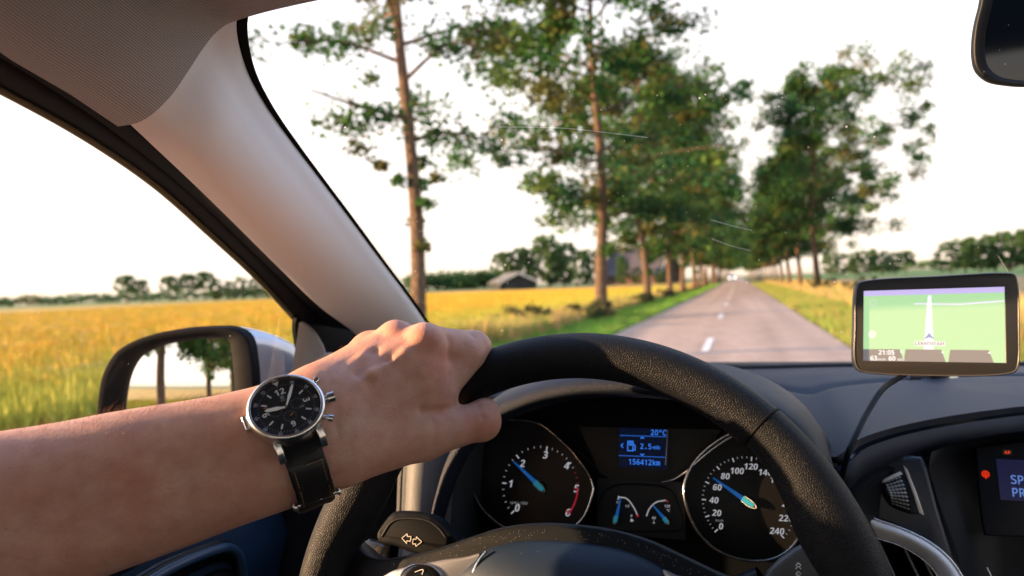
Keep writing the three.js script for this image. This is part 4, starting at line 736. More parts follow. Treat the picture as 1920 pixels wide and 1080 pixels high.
// navigator on its mount
{
  const g = thing('satnav', 'black navigator with green map on its screen, standing on the dashboard', 'navigator');
  g.position.copy(at(1757, 609, 0.60)); g.rotation.set(-4 * D, 1.5 * D, -0.6 * D, 'YXZ');
  const P = (u, v, z = 0) => onFrame(g, u, v, z);
  const oPts = [[1601, 548], [1606, 531], [1625, 525], [1757, 517], [1885, 511], [1903, 514], [1909, 530], [1912, 610], [1911, 682], [1905, 697], [1885, 703], [1757, 706], [1625, 700], [1606, 694], [1599, 680], [1599, 610]];
  const o = curve(oPts.map(([u, v]) => P(u, v, 0)), true).getPoints(140), c = V(0, 0, 0), sc = (s, z) => o.map((p) => V(p.x * s, p.y * s, z));
  part('case', sheet([sc(0.02, -0.022), sc(0.85, -0.021), sc(0.96, -0.014), sc(0.995, -0.006), sc(1, -0.002), sc(0.995, 0.0008), sc(0.985, 0.0014)], true), plain([0.012, 0.018, 0.030], 0.3), g, 'dark blue-black case');
  const hole = new THREE.Shape(sc(0.986, 0).map((p) => new THREE.Vector2(p.x, p.y)));
  const q = [[1618, 545], [1884, 537], [1886, 681], [1617, 677]].map(([u, v]) => P(u, v, 0));
  hole.holes.push(new THREE.Path(q.map((p) => new THREE.Vector2(p.x, p.y))));
  part('bezel', extrude(hole, 0.0012, 0.0003, 0.0006), plain([0.030, 0.029, 0.028], 0.32), g, 'glossy dark bezel');
  part('edge_line', tube(sc(0.975, 0.0022).filter((_, i) => i % 3 === 0), 0.0005, true, 200, 6), plain([0.10, 0.09, 0.08], 0.25), g);
  const t = canvasTex(800, 430, (x, w, h) => {
    x.fillStyle = '#b2e3a4'; x.fillRect(0, 0, w, h);
    x.fillStyle = '#cdbdf5'; x.fillRect(0, 0, w, 34);
    x.strokeStyle = '#ecebff'; x.lineWidth = 9; x.beginPath(); x.moveTo(300, 88); x.lineTo(560, 98); x.quadraticCurveTo(680, 90, 800, 82); x.stroke();
    x.fillStyle = '#fdfdff'; x.beginPath(); x.moveTo(376, 40); x.lineTo(396, 40); x.lineTo(410, 372); x.lineTo(352, 372); x.closePath(); x.fill();
    x.fillStyle = '#5f86c8'; x.beginPath(); x.moveTo(384, 262); x.lineTo(414, 300); x.lineTo(384, 288); x.lineTo(354, 300); x.closePath(); x.fill();
    x.font = 'bold 30px sans-serif'; x.textAlign = 'center'; x.textBaseline = 'middle'; x.fillStyle = '#ffffff'; x.strokeStyle = '#ffffff'; x.lineWidth = 7; x.strokeText('Lekerstraat', 386, 322); x.fillStyle = '#6d5a78'; x.fillText('Lekerstraat', 386, 322);
    x.fillStyle = '#ece9dc'; x.beginPath(); x.arc(56, 268, 24, 0, 7); x.fill();
    x.strokeStyle = '#e4e2cc'; x.lineWidth = 5; x.beginPath(); x.arc(60, 76, 18, 0, 7); x.stroke();
    x.fillStyle = '#6f6b70'; for (const [a, b] of [[0, 236], [250, 470], [500, 730]]) { x.beginPath(); x.moveTo(a, 358); x.lineTo(b - 20, 358); x.lineTo(b + 6, 430); x.lineTo(a - 12, 430); x.closePath(); x.fill(); }
    x.fillStyle = '#ffffff'; x.font = 'bold 38px sans-serif'; x.fillText('21:05', 140, 378); x.fillText('63', 66, 412); x.fillText('60', 172, 412); x.font = '20px sans-serif'; x.fillText('km/h', 112, 417); x.fillText('MAX', 224, 417);
    for (const [a, b] of [[226, 372], [458, 372], [712, 372]]) { x.beginPath(); x.moveTo(a - 9, b + 5); x.lineTo(a, b - 6); x.lineTo(a + 9, b + 5); x.fill(); }
  });
  const sg = new THREE.BufferGeometry(); sg.setAttribute('position', new THREE.Float32BufferAttribute([q[3], q[2], q[1], q[0]].flatMap((p) => [p.x, p.y, 0.0002]), 3)); sg.setAttribute('uv', new THREE.Float32BufferAttribute([0, 0, 1, 0, 1, 1, 0, 1], 2)); sg.setIndex([0, 1, 2, 0, 2, 3]); sg.computeVertexNormals();
  part('map_screen', sg, new THREE.MeshPhysicalMaterial({ color: new THREE.Color().setRGB(0.14, 0.14, 0.13), roughness: 0.3, emissive: 0xffffff, emissiveMap: t, emissiveIntensity: 0.27 }), g, 'bright green map screen');
  // mount: foot disc on the dashboard, neck
  const foot = g.worldToLocal(atHeight(1757, 722, 1.1165));
  const m2 = thing('mount', 'black disc mount under the navigator on the dashboard', 'mount'); m2.name = numbered('navigator_mount'); m2.position.copy(atHeight(1755, 722, 1.114));
  part('foot_disc', new THREE.CylinderGeometry(0.030, 0.034, 0.004, 40).translate(0, 0.002, 0), M.satin, m2);
  part('foot_ring', new THREE.CylinderGeometry(0.022, 0.027, 0.006, 40).translate(0, 0.007, 0), M.gloss, m2);
  part('neck', new THREE.CylinderGeometry(0.011, 0.016, 0.022, 24).translate(-0.002, 0.018, 0.002), M.satin, m2);
  part('clamp_knob', new THREE.CylinderGeometry(0.007, 0.007, 0.03, 20).rotateZ(Math.PI / 2).translate(-0.014, 0.014, 0.006), M.silver, m2);
  const cab = part('power_cable', tube([at(1700, 700, 0.61), at(1680, 712, 0.60), at(1655, 730, 0.585), at(1628, 770, 0.57), at(1605, 815, 0.555), at(1590, 850, 0.55), at(1580, 890, 0.56), at(1572, 960, 0.58)], 0.0023, false, 90, 10), M.satin);
  tag(cab, 'black power cable hanging from the navigator over the dashboard lip', 'cable');
}

// ---------- steering wheel ----------
const wheel = thing('steering_wheel', 'black leather steering wheel with silver spoke trim, gripped by the hand', 'steering wheel');
wheel.position.set(-0.11, 1.037, -0.409); wheel.rotation.x = -22 * D; wheel.updateMatrixWorld(true);
const wp = (u, v, z = 0) => onFrame(wheel, u, v, z);
{
  const RC = 0.1735, sect = (a) => {                        // a: angle from 3 o'clock; thicker grips below the seams at 47 and 133 degrees
    const d = Math.abs(((a / D + 360) % 360 + 360) % 360 > 180 ? 999 : 90 - (((a / D) % 360 + 360) % 360)), lowD = Math.min(Math.abs(d), 90);
    const below = d > 900 ? 1 : sstep(lowD, 42.6, 43.4), grip = d > 900 ? Math.max(0, 1 - Math.abs(((a / D) % 360 + 360) % 360 > 270 ? 360 - ((a / D) % 360 + 360) % 360 : ((a / D) % 360 + 360) % 360 - 180) / 40) : Math.exp(-(((lowD - 66) / 13) ** 2));
    return { ra: 0.0158 - 0.0012 * below + 0.0052 * grip * below, rb: 0.0168 + 0.0002 * below + 0.003 * grip * below };
  };
  const arc = (a0, a1, n) => { const rows = []; for (let j = 0; j <= n; j++) { const a = lerp(a0, a1, j / n), { ra, rb } = sect(a), row = []; for (let i = 0; i <= 40; i++) { const f = i / 40 * 2 * Math.PI, r = RC + 0.0165 - ra + ra * Math.cos(f); row.push(V(Math.cos(a) * r, Math.sin(a) * r, rb * Math.sin(f))); } rows.push(row); } return sheet(rows, true); };
  part('rim', arc(47.0 * D, 133.0 * D, 90), M.rim, wheel, 'smooth leather top of the rim');
  part('rim_grip', arc(-60 * D, 46.4 * D, 110), M.rim, wheel, 'grained thicker grip right of the seam');
  part('rim_grip', arc(133.6 * D, 240 * D, 110), M.rim, wheel, 'sunlit left grip of the rim');
  part('rim', arc(240.6 * D, 299.4 * D, 60), M.rim, wheel);
  for (const s of [46.7, 133.3, 240.3, 299.7]) { const a = s * D, { ra, rb } = sect(a - 0.02 * Math.sign(90 - s)); part('seam', tube(Array.from({ length: 24 }, (_, i) => { const f = i / 24 * 2 * Math.PI, r = RC + 0.0165 - ra + (ra - 0.0004) * Math.cos(f); return V(Math.cos(a) * r, Math.sin(a) * r, (rb - 0.0004) * Math.sin(f)); }), 0.0011, true, 80, 6), M.rubber, wheel); }
  // dark spoke body reaching the rim at both sides
  const half = [[0, 0.0625], [0.024, 0.0615], [0.05, 0.0565], [0.072, 0.0485], [0.095, 0.040], [0.12, 0.033], [0.14, 0.031], [0.160, 0.040], [0.166, 0.036], [0.168, -0.02], [0.14, -0.03], [0.10, -0.04], [0.06, -0.075], [0, -0.09]];
  const outl = [...half, ...half.slice(1, -1).reverse().map(([x, y]) => [-x, y])].map(([x, y]) => V(x, y, 0));
  part('spoke_body', extrude(shapeOf(outl, true), 0.016, 0.004, -0.024, 4), M.black, wheel, 'dusty black spoke body');
  // airbag pad, domed
  const pad = []; const ring = Array.from({ length: 97 }, (_, i) => { const a = i / 96 * 2 * Math.PI, c = Math.cos(a), s = Math.sin(a), n = 2.5; const r = Math.pow(Math.pow(Math.abs(c) / 0.088, n) + Math.pow(Math.abs(s) / (s > 0 ? 0.058 : 0.07), n), -1 / n); return V(c * r, s * r - 0.0035, 0); });
  for (let k = 0; k <= 14; k++) { const s = k / 14; pad.push(ring.map((p) => V(p.x * s, (p.y + 0.0035) * s - 0.0035, -0.006 + 0.020 * (1 - Math.pow(s, 3.2)) - (k === 14 ? 0.004 : 0)))); }
  part('airbag_pad', sheet(pad, true), M.pad, wheel, 'smooth dark blue airbag pad');
  // silver trim with button pods
  for (const s of [1, -1]) {
    const pts = (s > 0 ? [[715, 1090], [735, 1072], [780, 1060], [830, 1050], [880, 1043], [903, 1038], [893, 1060], [880, 1082], [872, 1120], [868, 1180], [760, 1180], [715, 1130]].map(([u, v]) => wp(u, v, -0.004)) : globalThis.trimPts.map((p) => V(-p.x, p.y, p.z)));
    if (s > 0) globalThis.trimPts = pts;
    const t = part('spoke_trim', extrude(shapeOf(s > 0 ? pts : pts.slice().reverse(), true), 0.004, 0.0018, -0.006, 4), M.silver, wheel, 'silver spoke trim');
    const c = s > 0 ? wp(790, 1092, 0) : V(-wp(790, 1092, 0).x, wp(790, 1092, 0).y, 0);
    part('button_ring', new THREE.TorusGeometry(0.016, 0.0010, 8, 48).scale(1, 0.72, 1).translate(c.x, c.y, 0.0008), M.chrome, t);
    part('button_pod', new THREE.SphereGeometry(0.0158, 28, 14).scale(1, 0.72, 0.18).translate(c.x, c.y, 0.0008), M.gloss, t);
    part('button_mark', tube([V(-0.003, 0.001, 0), V(0.003, 0.003, 0), V(0.0025, 0, 0)], 0.0003, false, 10, 5).translate(c.x - 0.001, c.y + 0.005, 0.0034), plain([0.7, 0.7, 0.7], 0.5), t);
  }
  part('trim_edge', tube([[912, 1034], [900, 1048], [890, 1066], [884, 1090]].map(([u, v]) => wp(u, v, 0.002)), 0.0010, false, 30), M.chrome, wheel);
  // fine dust that lies on the spoke body and pad
  const grit = []; for (let i = 0; i < 200; i++) { const x = rr(-0.13, 0.09), ax = Math.abs(x), hi = half.findIndex(([q]) => q >= ax), e0 = half[Math.max(0, hi - 1)], e1 = half[hi], top = lerp(e0[1], e1[1], (ax - e0[0]) / Math.max(1e-6, e1[0] - e0[0])), y = top - 0.004 - 0.016 * rnd() * rnd(), r = rr(0.00006, 0.0002); grit.push(new THREE.IcosahedronGeometry(r, 0).translate(x, y, Math.abs(x) < 0.08 && y < 0.05 ? 0.006 : -0.0038)); }
  const gd = part('dust', merge(grit), plain([0.6, 0.58, 0.55], 0.9), wheel); gd.userData.kind = 'stuff';
}
// column stalks
{
  const st = thing('indicator_stalk', 'black indicator stalk with two outlined arrows behind the wheel', 'stalk');
  st.position.copy(wheel.localToWorld(V(-0.11, 0.01, -0.05))); st.rotation.x = -22 * D; st.updateMatrixWorld(true);
  const P = (u, v, z = 0) => onFrame(st, u, v, z);
  const body = [[706, 1004], [722, 976], [738, 960], [760, 957], [802, 962], [822, 971], [845, 994], [870, 1026], [872, 1036], [838, 1042], [800, 1043], [762, 1033], [735, 1022], [715, 1020]].map(([u, v]) => P(u, v));
  part('paddle', extrude(shapeOf(body, true), 0.008, 0.0045, -0.010, 5), M.rubber, st);
  part('ridge', tube([[716, 1006], [732, 982], [746, 974], [800, 976], [822, 990], [838, 1010]].map(([u, v]) => P(u, v, 0.0024)), 0.0010, false, 40, 6), M.black, st);
  const stem = [[690, 1015], [700, 1010], [742, 1022], [738, 1058], [690, 1056]].map(([u, v]) => P(u, v, -0.012));
  part('grip_end', extrude(shapeOf(stem), 0.01, 0.003, -0.018, 3), M.gloss, st);
  part('shaft', tube([P(860, 1030, -0.006), P(900, 1045, -0.01), P(960, 1062, -0.02)], 0.009, false, 20, 12), M.satin, st);
  const arrow = (pts) => part('arrow', tube(pts.map(([u, v]) => P(u, v, 0.0029)), 0.00035, true, 80, 5), plain([0.62, 0.60, 0.56], 0.5), st);
  const sharp = (l) => { const o = []; l.forEach((p, i) => { const q = l[(i + 1) % l.length]; for (const s of [0.04, 0.5, 0.96]) o.push([lerp(p[0], q[0], s), lerp(p[1], q[1], s)]); }); return o; };
  arrow(sharp([[754, 1009], [764, 1001], [764, 1006], [771, 1006], [770, 1015], [763, 1014], [763, 1019]]));
  arrow(sharp([[791, 1016], [781, 1006], [781, 1011], [775, 1011], [774, 1020], [780, 1020], [780, 1025]]));
  const st2 = thing('wiper_stalk', 'wiper stalk with double chevrons right of the wheel hub', 'stalk');
  st2.position.copy(wheel.localToWorld(V(0.11, 0.03, -0.05))); st2.rotation.x = -22 * D; st2.updateMatrixWorld(true);
  const Q = (u, v, z = 0) => onFrame(st2, u, v, z);
  const b2 = [[1428, 1090], [1440, 1068], [1462, 1046], [1490, 1026], [1520, 1012], [1560, 1020], [1570, 1060], [1560, 1110], [1480, 1130]].map(([u, v]) => Q(u, v));
  part('paddle', extrude(shapeOf(b2), 0.008, 0.0045, -0.010, 5), bumped([0.07, 0.07, 0.07], 0.4, T.plastic, 0.00004), st2);
  for (const [u, v] of [[1497, 1058], [1497, 1064], [1497, 1074], [1497, 1080]]) part('chevron', tube([Q(u - 5, v + 3, 0.0029), Q(u, v - 2, 0.0029), Q(u + 5, v + 3, 0.0029)], 0.0004, false, 10, 5), plain([0.7, 0.7, 0.68], 0.5), st2);
  part('shaft', tube([Q(1430, 1088, -0.006), Q(1380, 1110, -0.01), Q(1300, 1140, -0.02)], 0.009, false, 20, 12), M.satin, st2);
}

// ---------- the driver's arm and hand ----------
const J = (u, v, d, r) => ({ p: at(u, v, d), r });
const Jw = (x, y, z, r) => ({ p: V(x, y, z), r });
const bones = [];
const bone = (a, b, k = 0.010) => bones.push({ a: a.p, b: b.p, ra: a.r, rb: b.r, k, ab: b.p.clone().sub(a.p), l2: b.p.clone().sub(a.p).lengthSq() });
{
  // forearm: two cords (thumb side above, little-finger side below) make its flattened section
  const up = [J(-320, 1020, 0.33, 0.034), J(-150, 970, 0.35, 0.0290), J(0, 925, 0.368, 0.0258), J(200, 880, 0.388, 0.0248), J(330, 853, 0.401, 0.0232), J(450, 824, 0.413, 0.0216), J(540, 797, 0.424, 0.0206), J(606, 762, 0.433, 0.0200)];
  const lo = [J(-320, 1160, 0.335, 0.036), J(-150, 1105, 0.352, 0.031), J(0, 1040, 0.368, 0.0272), J(200, 966, 0.388, 0.0252), J(330, 925, 0.401, 0.0238), J(450, 888, 0.413, 0.0220), J(540, 862, 0.424, 0.0205), J(612, 832, 0.430, 0.0200)];
  const finer = (ch) => { const c = curve(ch.map((e) => e.p)), r = curve(ch.map((e, i) => V(i, e.r * 50, 0))); return Array.from({ length: 29 }, (_, i) => ({ p: c.getPoint(i / 28), r: r.getPoint(i / 28).y / 50 })); };
  const fu = finer(up), fl = finer(lo); for (let i = 0; i < 28; i++) { bone(fu[i], fu[i + 1], 0.014); bone(fl[i], fl[i + 1], 0.014); }
  const m2 = J(796, 647, 0.470, 0.0136), m3 = J(742, 640, 0.480, 0.0130), m4 = J(692, 657, 0.487, 0.0118), m5 = J(653, 686, 0.492, 0.0110);
  bone(J(618, 775, 0.434, 0.0185), m2, 0.012); bone(J(610, 752, 0.436, 0.018), m3, 0.011); bone(J(604, 742, 0.439, 0.017), m4, 0.011); bone(J(600, 742, 0.442, 0.016), m5, 0.011);
  bone(J(640, 792, 0.440, 0.0225), J(775, 738, 0.466, 0.0215), 0.014);
  bone(J(786, 690, 0.469, 0.0185), J(814, 752, 0.470, 0.0150), 0.012);
  const i1 = J(888, 653, 0.498, 0.0123); bone(m2, i1, 0.006); bone(i1, J(872, 692, 0.533, 0.0102), 0.004); bone(J(872, 692, 0.533, 0.0102), J(845, 738, 0.536, 0.0088), 0.004);
  const f3 = J(812, 642, 0.518, 0.0112); bone(m3, f3, 0.006); bone(f3, J(818, 696, 0.541, 0.0100), 0.003); bone(J(818, 696, 0.541, 0.01), J(800, 748, 0.538, 0.0086), 0.003);
  const f4 = J(752, 684, 0.530, 0.0105); bone(m4, f4, 0.006); bone(f4, J(762, 742, 0.546, 0.0095), 0.003); bone(J(762, 742, 0.546, 0.0095), J(752, 790, 0.540, 0.0082), 0.003);
  const f5 = J(700, 742, 0.530, 0.0095); bone(m5, f5, 0.006); bone(f5, J(714, 795, 0.543, 0.0085), 0.003); bone(J(714, 795, 0.543, 0.0085), J(716, 832, 0.536, 0.0074), 0.003);
  const t1 = J(655, 846, 0.434, 0.0195), t2 = J(792, 815, 0.458, 0.0162), t3 = J(898, 790, 0.478, 0.0126);
  bone(t1, t2, 0.014); bone(t2, t3, 0.006); bone(t3, J(898, 772, 0.506, 0.0100), 0.004);
  bone(J(878, 667, 0.487, 0.0115), J(826, 730, 0.473, 0.0110), 0.006);
  bone(J(910, 772, 0.480, 0.0095), J(908, 797, 0.477, 0.0100), 0.004);
  // knuckle caps and thumb joint
  bone(J(797, 640, 0.4635, 0.0108), J(800, 645, 0.466, 0.0104), 0.006); bone(J(744, 632, 0.474, 0.0102), J(748, 636, 0.476, 0.0098), 0.006); bone(J(694, 650, 0.482, 0.009), J(697, 653, 0.484, 0.0088), 0.006);
  bone(J(902, 792, 0.4745, 0.0112), J(908, 790, 0.477, 0.0108), 0.004);
  // tendons and a vein under the skin
  const cord = (pts, r) => { for (let i = 0; i < pts.length - 1; i++) bone(J(...pts[i], r), J(...pts[i + 1], r), 0.005); };
  cord([[640, 742, 0.4215], [700, 702, 0.4345], [760, 664, 0.4500], [792, 642, 0.4580]], 0.0024);
  cord([[630, 718, 0.4225], [680, 676, 0.4455], [735, 635, 0.4680]], 0.0022);
  cord([[618, 706, 0.4270], [655, 676, 0.4520], [690, 652, 0.4760]], 0.0020);
  cord([[700, 742, 0.4365], [745, 712, 0.4465], [790, 700, 0.4505], [835, 690, 0.4660]], 0.0016);
}
// shallow folds: web of the thumb, valleys between the tendons, creases at the joints and the wrist
const folds = [];
const fold = (pts, depth, width) => { const q = pts.map((e) => at(...e)); for (let i = 0; i < q.length - 1; i++) folds.push({ a: q[i], ab: q[i + 1].clone().sub(q[i]), l2: q[i + 1].distanceToSquared(q[i]), depth, w2: width * width }); };
fold([[690, 716, 0.430], [730, 682, 0.444], [768, 648, 0.458]], 0.0013, 0.0045);
fold([[668, 700, 0.432], [702, 664, 0.450], [724, 636, 0.466]], 0.0012, 0.0042);
fold([[852, 764, 0.462], [822, 772, 0.452], [790, 770, 0.446]], 0.0016, 0.0032);
fold([[838, 636, 0.468], [846, 668, 0.466], [846, 700, 0.462]], 0.0011, 0.0032);
fold([[884, 628, 0.486], [890, 652, 0.484], [886, 676, 0.482]], 0.0007, 0.0022);
fold([[896, 760, 0.472], [904, 785, 0.466], [898, 812, 0.468]], 0.0008, 0.0022);
fold([[908, 762, 0.474], [916, 786, 0.470], [910, 810, 0.470]], 0.0007, 0.0020);
fold([[812, 792, 0.446], [818, 815, 0.442], [810, 842, 0.446]], 0.0006, 0.0030);
fold([[626, 740, 0.414], [632, 800, 0.409], [634, 860, 0.413]], 0.0005, 0.0026);
function field(p, until = bones.length) {
  let d = 1; 
  for (let i = 0; i < until; i++) {
    const b = bones[i]; const x = p.x - b.a.x, y = p.y - b.a.y, z = p.z - b.a.z;
    const t = clamp((x * b.ab.x + y * b.ab.y + z * b.ab.z) / b.l2, 0, 1), dx = x - b.ab.x * t, dy = y - b.ab.y * t, dz = z - b.ab.z * t;
    const e = Math.sqrt(dx * dx + dy * dy + dz * dz) - (b.ra + (b.rb - b.ra) * t);
    if (e > d + b.k) continue;
    const h = Math.max(b.k - Math.abs(d - e), 0) / b.k; d = Math.min(d, e) - h * h * b.k * 0.25;
  }
  if (d < 0.006 && d > -0.006) for (const f of folds) {
    const x = p.x - f.a.x, y = p.y - f.a.y, z = p.z - f.a.z, t = clamp((x * f.ab.x + y * f.ab.y + z * f.ab.z) / f.l2, 0, 1), dx = x - f.ab.x * t, dy = y - f.ab.y * t, dz = z - f.ab.z * t, r2 = dx * dx + dy * dy + dz * dz;
    if (r2 < 9 * f.w2) d += f.depth * Math.exp(-r2 / f.w2);
  }
  return d;
}
// surface nets: one smooth skin over the bones
function skinOf(f, lo, hi, c) {
  const nx = Math.ceil((hi.x - lo.x) / c), ny = Math.ceil((hi.y - lo.y) / c), nz = Math.ceil((hi.z - lo.z) / c), W = nx + 1, H = ny + 1, Z = nz + 1, val = new Float32Array(W * H * Z).fill(1), p = V();
  const S = 4, q = V();                                     // coarse skip
  for (let k = 0; k < Z; k += S) for (let j = 0; j < H; j += S) for (let i = 0; i < W; i += S) {
    q.set(lo.x + (i + S / 2) * c, lo.y + (j + S / 2) * c, lo.z + (k + S / 2) * c); const m = f(q);
    const far = Math.abs(m) > S * c * 1.3;
    for (let kk = k; kk < Math.min(k + S, Z); kk++) for (let jj = j; jj < Math.min(j + S, H); jj++) for (let ii = i; ii < Math.min(i + S, W); ii++) val[(kk * H + jj) * W + ii] = far ? m : f(p.set(lo.x + ii * c, lo.y + jj * c, lo.z + kk * c));
  }
  const id = new Int32Array(nx * ny * nz).fill(-1), pos = [], idx = [];
  for (let k = 0; k < nz; k++) for (let j = 0; j < ny; j++) for (let i = 0; i < nx; i++) {
    let n = 0, sx = 0, sy = 0, sz = 0; const v = (a, b, e) => val[((k + e) * H + j + b) * W + i + a];
    const edge = (a, b) => { const va = v(...a), vb = v(...b); if ((va < 0) !== (vb < 0)) { const t = va / (va - vb); sx += lerp(a[0], b[0], t); sy += lerp(a[1], b[1], t); sz += lerp(a[2], b[2], t); n++; } };
    const s0 = v(0, 0, 0) < 0; let mixed = false; for (let m = 1; m < 8; m++) if ((v(m & 1, (m >> 1) & 1, m >> 2) < 0) !== s0) { mixed = true; break; }
    if (!mixed) continue;
    for (const e of EDGES) edge(...e);
    id[(k * ny + j) * nx + i] = pos.length / 3; pos.push(lo.x + (i + sx / n) * c, lo.y + (j + sy / n) * c, lo.z + (k + sz / n) * c);
  }
  const cell = (i, j, k) => id[(k * ny + j) * nx + i], quad = (a, b, e, d, flip) => { if (a < 0 || b < 0 || e < 0 || d < 0) return; if (flip) idx.push(a, e, b, a, d, e); else idx.push(a, b, e, a, e, d); };
  for (let k = 1; k < nz; k++) for (let j = 1; j < ny; j++) for (let i = 1; i < nx; i++) {
    const s = val[(k * H + j) * W + i] < 0;
    if (s !== val[(k * H + j) * W + i + 1] < 0) quad(cell(i, j - 1, k - 1), cell(i, j, k - 1), cell(i, j, k), cell(i, j - 1, k), !s);
    if (s !== val[(k * H + j + 1) * W + i] < 0) quad(cell(i - 1, j, k - 1), cell(i - 1, j, k), cell(i, j, k), cell(i, j, k - 1), !s);
    if (s !== val[((k + 1) * H + j) * W + i] < 0) quad(cell(i - 1, j - 1, k), cell(i, j - 1, k), cell(i, j, k), cell(i - 1, j, k), !s);
  }
  const g = new THREE.BufferGeometry(); g.setAttribute('position', new THREE.Float32BufferAttribute(pos, 3)); g.setIndex(idx);
  const nor = [], h = c * 0.6; for (let i = 0; i < pos.length; i += 3) { const x = pos[i], y = pos[i + 1], z = pos[i + 2]; p.set(x + h, y, z); const a = f(p); p.x = x - h; const b = f(p); p.set(x, y + h, z); const e = f(p); p.y = y - h; const d = f(p); p.set(x, y, z + h); const u = f(p); p.z = z - h; const w = f(p); q.set(a - b, e - d, u - w).normalize(); nor.push(q.x, q.y, q.z); }
  g.setAttribute('normal', new THREE.Float32BufferAttribute(nor, 3));
  return g;
}
const EDGES = [[[0, 0, 0], [1, 0, 0]], [[0, 1, 0], [1, 1, 0]], [[0, 0, 1], [1, 0, 1]], [[0, 1, 1], [1, 1, 1]], [[0, 0, 0], [0, 1, 0]], [[1, 0, 0], [1, 1, 0]], [[0, 0, 1], [0, 1, 1]], [[1, 0, 1], [1, 1, 1]], [[0, 0, 0], [0, 0, 1]], [[1, 0, 0], [1, 0, 1]], [[0, 1, 0], [0, 1, 1]], [[1, 1, 0], [1, 1, 1]]];
const person = thing('person', 'bare left forearm and hand of the driver gripping the steering wheel, wearing a watch', 'person');
const SKIN = new THREE.MeshPhysicalMaterial({ roughness: 0.52, map: T.skinColor, bumpMap: T.skin, bumpScale: 0.0003, color: new THREE.Color().setRGB(0.96, 0.83, 0.85), sheen: 0.25, sheenColor: new THREE.Color().setRGB(1, 0.6, 0.5), sheenRoughness: 0.5, vertexColors: true });
let armSkin;
{
  const b = new THREE.Box3(); for (const e of bones) { b.expandByPoint(e.a); b.expandByPoint(e.b); } b.expandByScalar(0.045);
  const fine = field;
  armSkin = skinOf(fine, b.min, b.max, 0.0017);
  // uv: along the forearm and across it, in metres
  const ax = at(600, 800, 0.43).sub(at(0, 985, 0.368)).normalize(), up = V(0, 1, 0).addScaledVector(ax, -ax.y).normalize(), p = armSkin.attributes.position, uv = new Float32Array(p.count * 2), col = new Float32Array(p.count * 3), o = at(300, 900, 0.4), q = V();
  const red = [at(796, 640, 0.457), at(743, 632, 0.467), at(692, 650, 0.476), at(905, 790, 0.466), at(840, 672, 0.46)];
  for (let i = 0; i < p.count; i++) {
    q.fromBufferAttribute(p, i); const near = red.reduce((m, r) => Math.max(m, Math.exp(-r.distanceToSquared(q) / 0.00016)), 0), n = 0.5 + 0.5 * fbm(q.x * 60, q.y * 60, q.z * 60, 3), w = clamp(near * (0.55 + 0.5 * n), 0, 1);
    col.set([lerp(1, 1.02, w), lerp(1, 0.80, w) * (0.96 + 0.07 * n), lerp(1, 0.78, w) * (0.94 + 0.09 * n)], 3 * i);   // ruddy skin over the knuckles
    q.sub(o); uv[2 * i] = q.dot(ax); uv[2 * i + 1] = q.dot(up);
  }
  armSkin.setAttribute('uv', new THREE.BufferAttribute(uv, 2)); armSkin.setAttribute('color', new THREE.BufferAttribute(col, 3));
  // elbow and upper arm, out of the frame, joined into the same body
  const keep = bones.length;
  const eb = [[at(-320, 1090, 0.33), 0.047], [V(-0.30, 1.06, -0.13), 0.05], [V(-0.27, 0.99, 0.12), 0.055], [V(-0.2, 1.0, 0.3), 0.06]];
  const arr = []; for (let i = 0; i < 3; i++) arr.push({ a: eb[i][0], b: eb[i + 1][0], ra: eb[i][1], rb: eb[i + 1][1] });
  const rear = (pt) => arr.reduce((d, s) => { const ab = s.b.clone().sub(s.a), t = clamp(pt.clone().sub(s.a).dot(ab) / ab.lengthSq(), 0, 1), e = pt.distanceTo(s.a.clone().addScaledVector(ab, t)) - lerp(s.ra, s.rb, t), h = Math.max(0.02 - Math.abs(d - e), 0) / 0.02; return Math.min(d, e) - h * h * 0.005; }, 1);
  const rb = new THREE.Box3(); eb.forEach(([e]) => rb.expandByPoint(e)); rb.expandByScalar(0.08);
  const rg = skinOf(rear, rb.min, rb.max, 0.008), rc = rg.attributes.position.count; boxUV(rg); rg.setAttribute('color', new THREE.BufferAttribute(new Float32Array(rc * 3).fill(1), 3));
  part('arm', merge([armSkin, rg]), SKIN, person, 'bare forearm and gripping hand');
  // fine hairs on the forearm
  const hairs = [], n = armSkin.attributes.normal, P = p.count, wristX = at(470, 800, 0.41), keepSeed = seed; seed = 777;
  const hp = [], push = (a, b, c) => hp.push(a.x, a.y, a.z, b.x, b.y, b.z, c.x, c.y, c.z);
  let made = 0; for (let tries = 0; made < 3400 && tries < 60000; tries++) {
    const i = Math.floor(rnd() * P); q.fromBufferAttribute(p, i); const s = q.clone().sub(wristX).dot(ax), hand = s > 0.035;
    if (s > 0.085 || (hand && rnd() < 0.94) || (s > -0.012 && s < 0.035)) continue;
    const nn = V(n.getX(i), n.getY(i), n.getZ(i)); if (nn.dot(V(0.3, 0, 0.95)) < -0.5 || nn.y < -0.55) continue;
    const lean = ax.clone().multiplyScalar(rr(0.2, 1.0)).addScaledVector(up, rr(-0.9, 0.3)).addScaledVector(V(gauss(), gauss(), gauss()), 0.35);
    const L = rr(0.004, hand ? 0.006 : 0.0125), d1 = nn.clone().multiplyScalar(0.8).add(lean.clone().multiplyScalar(0.6)).normalize(), d2 = nn.clone().multiplyScalar(0.15).add(lean).normalize();
    const a = q.clone(), b = a.clone().addScaledVector(d1, L * 0.45), e = b.clone().addScaledVector(d2, L * 0.55), wv = d1.clone().cross(V(0.31, 0.1, 0.95)).normalize().multiplyScalar(0.00005), w2 = wv.clone().cross(d1).normalize().multiplyScalar(0.00005);
    for (const w of [wv, w2]) { const a1 = a.clone().add(w), a2 = a.clone().sub(w), b1 = b.clone().addScaledVector(w, 0.8), b2 = b.clone().addScaledVector(w, -0.8); push(a1, a2, b1); push(a2, b2, b1); push(b1, b2, e); }
    made++;
  }
